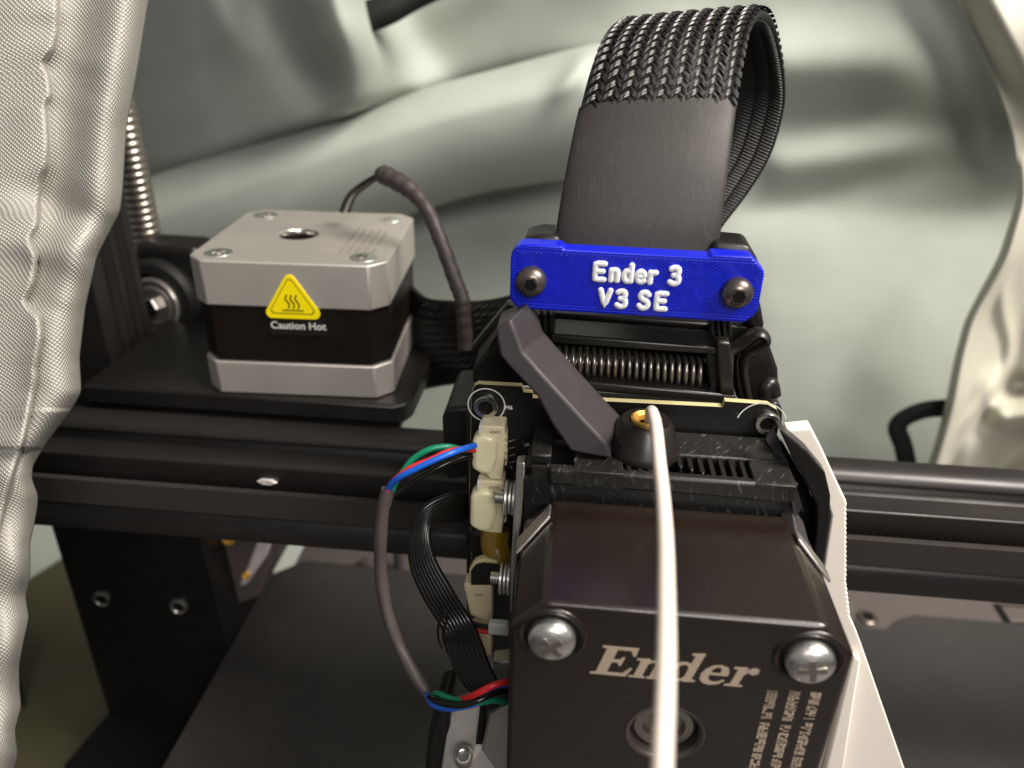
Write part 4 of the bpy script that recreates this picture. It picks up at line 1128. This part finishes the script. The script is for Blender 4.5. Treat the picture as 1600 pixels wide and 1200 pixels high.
# bare metal chamfer plates at the rear corners
MB().prism([(X0-.3, 86.2, ZT-4.3), (X0+4.1, 89.4, ZT+.12), (X0+4.1, 92.6, ZT+.12), (X0-.3, 89.6, ZT-4.3)], (-.3, 0, .3)).build("corner_plate", "galvanised", fm, bevel=.12)
MB().prism([(X1+.3, 85.5, ZT-4.3), (X1-4.1, 88.6, ZT+.12), (X1-4.1, 91.2, ZT+.12), (X1+.3, 88.6, ZT-4.3)], (.3, 0, .3)).build("corner_plate", "galvanised", fm, bevel=.12)
MB().lathe((FC[0], Y1+2.2, FC[2]), (0, -1, 0), [(4.58, -1), (4.58, 1.9), (4.9, 2.25), (5.15, 2.32), (5.3, 2.25), (5.3, 2.1)], 56, cap=False).build("hub_rim", "black_oxide", fm, smooth=40)
MB().lathe((FC[0], Y1+3.2, FC[2]), (0, -1, 0), [(4.5, -1), (4.5, 1.4), (3.9, 2.0), (2.9, 2.0), (2.7, 1.0), (2.0, .9)], 48).build("bearing", "dark_steel", fm, smooth=35)
MB().lathe((FC[0], Y1+2.4, FC[2]), (0, -1, 0), [(1.7, -1), (1.7, 1.1), (1.4, 1.3)], 32).build("shaft", "steel", fm, smooth=35)
for sx in (-1, 1):
    for sz in (-1, 1):
        c = (FC[0]+sx*15.8, Y1, FC[2]+sz*15.8)
        seat = MB().lathe(c, (0, -1, 0), [(4.5, -.1), (4.4, .16), (4.15, .30), (3.9, .2), (3.7, .06), (3.6, .05)], 40).build("screw_seat", "gloss_black", fm, smooth=60)
        MB().lathe(c, (0, -1, 0), [(3.65, 0.02), (3.6, .08)], 36).build("seat_gap", "dark_void", fm)
        add_screw(fm, (c[0], c[1]-.1, c[2]), (0, -1, 0), 3.0)
# lettering: serif italic capitals built from outlines
GL = {
 'E': (.92, [[(0,0),(.86,0),(.92,.30),(.86,.30),(.74,.10),(.38,.10),(.38,.46),(.52,.46),(.58,.36),(.63,.36),(.63,.66),(.58,.66),(.52,.56),(.38,.56),(.38,.90),(.70,.90),(.80,.72),(.86,.72),(.84,1),(0,1),(0,.94),(.12,.92),(.12,.08),(0,.06)]]),
 'n': (.80, [[(0,0),(.38,0),(.38,.05),(.31,.07),(.31,.50),(.40,.57),(.47,.54),(.48,.46),(.48,.07),(.42,.05),(.42,0),(.78,0),(.78,.05),(.68,.07),(.68,.50),(.62,.65),(.48,.69),(.31,.60),(.31,.68),(0,.66),(0,.61),(.11,.59),(.11,.07),(0,.05)]]),
 'd': (.80, [[(.46,.64),(.46,.92),(.36,.94),(.36,.99),(.66,1.02),(.66,.10),(.76,.08),(.76,.03),(.47,0),(.46,.06),(.36,-.02),(.22,-.02),(.08,.08),(.0,.25),(.0,.42),(.08,.58),(.22,.68),(.36,.68)],
             [(.34,.60),(.25,.56),(.21,.42),(.21,.24),(.25,.10),(.34,.07),(.42,.11),(.46,.2),(.46,.46),(.42,.56)]]),
 'e': (.66, [[(.20,.33),(.62,.33),(.62,.45),(.54,.61),(.36,.68),(.18,.65),(.05,.52),(0,.34),(.04,.15),(.16,.02),(.34,-.02),(.52,.03),(.62,.16),(.57,.20),(.46,.10),(.34,.09),(.23,.18)],
             [(.20,.40),(.42,.40),(.42,.52),(.35,.61),(.27,.60),(.21,.52)]]),
 'r': (.6, [[(0,0),(.42,0),(.42,.05),(.31,.07),(.31,.42),(.38,.52),(.44,.46),(.52,.44),(.60,.50),(.60,.62),(.50,.69),(.40,.66),(.31,.55),(.31,.68),(0,.66),(0,.61),(.11,.59),(.11,.07),(0,.05)]]),
}
pa = at(921, 1052, y=Y1-.03); pb = at(1172, 1068, y=Y1-.03)
cap_h = 5.0
x_ = pa[0]; tot = sum(GL[c][0] for c in "Ender")
sc_x = (pb[0]-pa[0])/(tot)
for c in "Ender":
    adv, sps = GL[c]; m_ = MB()
    spl = [[(u*sc_x+.28*v*cap_h, v*cap_h) for u, v in s] for s in sps]
    outline_mesh(m_, spl, (x_, Y1-.02, pa[2]), (1, 0, 0), (0, 0, 1), .02)
    m_.build("letter", "etch", fm); x_ += adv*sc_x
# three columns of tiny rating marks, unreadable in the photograph
em = MB()
for (tp, bt, gap) in (((1208, 1080), (1165, 1240), .26), ((1243, 1080), (1198, 1260), .24), ((1276, 1083), (1225, 1280), .2)):
    a = at(*tp, y=Y1-.05); b_ = at(*bt, y=Y1-.05); L_ = abs(a[2]-b_[2])
    z_ = 0
    while z_ < L_:
        l_ = random.uniform(.14, .34)
        xx = a[0]+(b_[0]-a[0])*z_/L_*0
        if random.random() > (.02):
            for q in range(3):
                w0 = q*.44+random.uniform(0, .1)
                if random.random() < .8: em.box(xx-.72+w0, xx-.72+w0+random.uniform(.28, .44), Y1-.04, Y1-.01, a[2]-z_-l_, a[2]-z_)
            em.box(xx-.72, xx+.66, Y1-.04, Y1-.01, a[2]-z_-l_*.4, a[2]-z_) if random.random() < .35 else None
        z_ += l_+.08
        if abs(z_-L_*gap) < .3: z_ += .7
em.build("rating_marks", "etch", fm)

# thin steel side plate left of the motor
o = thing("side_plate", "thin bare steel plate standing edge-on between plugs and front motor", "plate", (-6.5, 92, -100))
MB().prism([at(807, 724, y=96.8), at(821, 722, y=96.8), at(819, 760, y=95.6), at(808, 880, y=93), at(800, 960, y=90), at(796, 960, y=90), at(798, 880, y=93)], (0, 2.2, 0)).build("sheet", "galvanised", o, bevel=.2)
# stacked washers / adjusting screws behind the plate
def washer_stack(px, py, y, r, n, label):
    t = thing("washer_stack", label, "screw", tuple(at(px, py+20, y=y)))
    c = at(px, py, y=y); x_ = 0
    for i in range(n):
        rr_ = r*(1-.08*(i % 2)); MB().lathe(c+np.array([x_, 0, 0]), (1, 0, 0), [(rr_*.4, 0), (rr_*.9, 0), (rr_, .12), (rr_, .42), (rr_*.9, .52), (rr_*.4, .52)], 32, cap=False).build("washer", "bright_steel", t, smooth=35); x_ += .62
    MB().lathe(c, (1, 0, 0), [(r*.38, -1.5), (r*.38, x_+1)], 20).build("bolt", "steel", t, smooth=40)
washer_stack(789, 777, 101, 2.9, 6, "bright stack of steel washers right of the middle plug")
washer_stack(781, 903, 98, 2.7, 5, "lower stack of steel washers under the yellow bundle")

# steel bracket at the bottom left of the motor
hb = thing("steel_bracket", "bare steel heat-sink bracket with a socket screw left of the front motor", "bracket", tuple(at(720, 1260, y=92)))
MB().prism([at(768, 1036, y=95), at(798, 1032, y=95), at(800, 1290, y=80), at(676, 1290, y=80), at(702, 1112, y=90.2), at(765, 1092, y=91.4)], (0, 3, 0)).build("sheet", "galvanised", hb, bevel=.3)
MB().prism([at(751, 1098, y=90), at(762, 1098, y=90), at(757, 1158, y=86.4), at(744, 1158, y=86.4)], (0, -.6, 0)).build("slot", "dark_void", hb)
q = at(724, 1180, y=84.4)
MB().lathe(q, (0.04, -.5, 1), [(1.6, -5), (1.6, -.1), (1.5, .12), (1.2, .12), (1.05, -.1), (1.0, -1.6), (.9, -1.7)], 36).build("socket_screw", "steel", hb, smooth=35)
MB().pxprism([(764, 1120), (798, 1100), (798, 1240), (772, 1200), (752, 1172)], 83, 1.2).build("flange", "galvanised", hb, bevel=.3)
o = MB().pxprism([(682, 1100), (704, 1098), (696, 1300), (655, 1300), (668, 1150)], 88, 8).build("side_cover", "plastic_black", bevel=1); tag(o, "dark plastic cover strip left of the steel bracket", "cover")

# ------------------------------------------------------------------ wiring
wb = thing("wire_loom", "grey sleeved loom of red, green and blue wires looping from plug to front motor", "cable", tuple(at(680, 1095, y=84)))
slp = pxpath([(606, 764, 98), (598, 800, 97), (594, 850, 96), (596, 905, 95), (606, 960, 93), (624, 1010, 91), (648, 1055, 88), (676, 1094, 86)], 60)
MB().tube(slp, [1.05+.05*math.sin(i*.5) for i in range(len(slp))], 18).build("sleeve", "shrink_grey", wb, smooth=80)
for m_, pts in (("wire_green", [(742, 702, 104.2), (722, 702, 103), (700, 698, 101.5), (672, 702, 100.6), (645, 718, 100), (626, 742, 99.2), (612, 768, 98.3), (606, 790, 97.6)]),
                ("wire_red", [(742, 703, 103.6), (722, 702, 101.8), (700, 706, 100), (674, 718, 99), (645, 730, 98.4), (624, 744, 98), (609, 760, 97.6), (603, 780, 97.2)]),
                ("wire_blue", [(742, 696, 103), (722, 702, 100.6), (700, 710, 98.6), (674, 721, 97.6), (645, 735, 97), (624, 746, 96.9), (609, 760, 97.4), (603, 782, 98.0)]),
                ("wire_black", [(742, 712, 104.2), (718, 716, 102.6), (690, 728, 101), (660, 744, 100), (634, 760, 99.2), (614, 775, 98.4), (605, 795, 97.6)])):
    MB().tube(pxpath(pts, 48), .50, 12).build("wire", m_, wb, smooth=80)
for m_, pts in (("wire_green", [(672, 1086, 85.4), (684, 1084, 83.5), (700, 1090, 82), (722, 1096, 81), (745, 1098, 81.6), (770, 1094, 83), (800, 1098, 85)]),
                ("wire_blue", [(668, 1086, 85), (676, 1100, 83), (694, 1106, 81.4), (718, 1105, 80.6), (745, 1098, 81.6), (770, 1082, 83.6), (800, 1072, 85.6)]),
                ("wire_black", [(670, 1088, 84.8), (680, 1094, 82.2), (698, 1100, 80.4), (722, 1102, 79.6), (748, 1094, 79.8), (775, 1082, 81.4), (802, 1080, 83)]),
                ("wire_red", [(690, 1092, 83.8), (712, 1094, 82.4), (730, 1090, 80.8), (748, 1082, 79.8), (768, 1072, 80), (788, 1066, 81), (804, 1066, 82)])):
    MB().tube(pxpath(pts, 40), .50, 12).build("wire", m_, wb, smooth=80)
# red and black pair below
pr = thing("wire_pair", "short red and black wire pair with white crimp below the lower beige socket", "wire", tuple(at(745, 990, y=100)))
MB().tube(pxpath([(716, 960, 100), (726, 974, 99), (742, 984, 98.4), (764, 988, 98)], 18), .42, 10).build("wire", "wire_red", pr, smooth=80)
MB().tube(pxpath([(716, 952, 100.4), (728, 966, 99.4), (744, 976, 98.8), (766, 980, 98.4)], 18), .42, 10).build("wire", "wire_black", pr, smooth=80)
MB().pxprism([(763, 976), (794, 978), (794, 995), (762, 992)], 97.4, 1.6).build("crimp", "silk", pr, bevel=.3)

o = MB().tube(pxpath([(690, 1012, 96.5), (684, 990, 95.5), (688, 968, 95), (697, 954, 95.2), (698, 970, 95.6), (692, 992, 96), (700, 1022, 95)], 40), .22, 8).build("loose_wire", "wire_black", smooth=80); tag(o, "thin black loose wire loop standing off the ribbon cable", "wire")
# black ribbon of wires
rc = thing("ribbon_cable", "glossy black ribbon of wires curving down beside the circuit board", "cable", tuple(at(760, 1060, y=95)))
for i in range(8):
    f = i/7.0
    o_ = 40*f
    pts = [(752, 772+f*26, 112), (712, 772+f*40, 109), (676-10*(1-f), 792+f*24, 106), (646+f*22, 832+f*6, 104), (644+f*34, 880-f*2, 102), (664+f*40, 930-f*6, 100),
           (694+f*40, 980-f*8, 98), (704+f*46, 1016-f*8, 94.5), (716+f*44, 1048-f*10, 91), (740+f*34, 1080-f*14, 88), (776+f*20, 1112-f*16, 86)]
    MB().tube(pxpath(pts, 60), .58, 10).build("wire", "wire_black", rc, smooth=80)

# ------------------------------------------------------------------ filament
fl = pxpath([(1000, 664, 98.5)], 2) if False else None
pts3 = [np.array([ic[0]+.5, ic[1], ZH+2.0]), np.array([ic[0]+.6, ic[1]-.1, ZH+4.6])]
def at_depth(px, py, d): return ray(px, py)*(d/F_PX)
pts3 += [at_depth(1018, 643, 108.0), at_depth(1025, 668, 102.5), at_depth(1030, 720, 95.5), at_depth(1036, 780, 88), at_depth(1040, 850, 80.5), at_depth(1041, 930, 73.5), at_depth(1041, 1010, 68), at_depth(1039, 1090, 64), at_depth(1036, 1160, 61.5), at_depth(1033, 1240, 59.5), at_depth(1028, 1340, 58)]
o = MB().tube(catmull(pts3, 110), .875, 20).build("filament", "filament_white", smooth=80); tag(o, "white plastic filament strand dropping into the brass-ringed inlet", "filament")

# ------------------------------------------------------------------ white shroud and black arm on the right
ws = thing("fan_shroud", "white plastic fan shroud with ribbed edge right of the front motor", "shroud", tuple(at(1340, 1200, y=100)))
outer_r = [(1268, 669), (1284, 700), (1303, 742), (1322, 782)]
out2 = []
for i in range(24):
    y_ = 790+i*7.3; xx = 1321+ (1.5 if y_ < 900 else (y_-900)*.12)
    out2 += [(xx+1.6, y_), (xx-1.2, y_+3.6)]
shp = [(1229, 673)] + outer_r + out2 + [(1338, 985), (1348, 1012), (1413, 1200), (1440, 1290), (1240, 1290), (1250, 1100), (1286, 900), (1292, 858), (1300, 806), (1286, 760), (1247, 704)]
fpw = []
for (a, b_) in shp: fpw.append(at(a, b_, y=101-.0*(b_-670)))
MB().prism(fpw, (0, 2.6, 0)).build("shroud_face", "shroud_white", ws, bevel=.25, seg=2)
MB().prism([at(1330, 1015, y=100.6), at(1342, 1022, y=100.6), at(1300, 1290, y=100.6), at(1262, 1290, y=100.6)], (0, -1.4, 0)).build("inner_lip", "shroud_white", ws, bevel=.4)
ar = thing("fan_housing", "black curved housing rim hugging the white shroud right of the feeder", "fan housing", tuple(at(1290, 860, y=98)))
MB().prism([at(a, b_, y=98.4) for a, b_ in [(1216, 668), (1226, 676), (1262, 706), (1290, 740), (1298, 775), (1297, 812), (1292, 850), (1286, 885), (1272, 868), (1276, 820), (1276, 790), (1262, 760), (1238, 716)]], (0, 3, 0)).build("arm_body", "plastic_black", ar, bevel=.5, seg=3)
MB().prism([at(a, b_, y=101.2) for a, b_ in [(1222, 690), (1262, 760), (1278, 800), (1276, 880), (1240, 830)]], (0, 1, 0)).build("arm_web", "dark_void", ar)
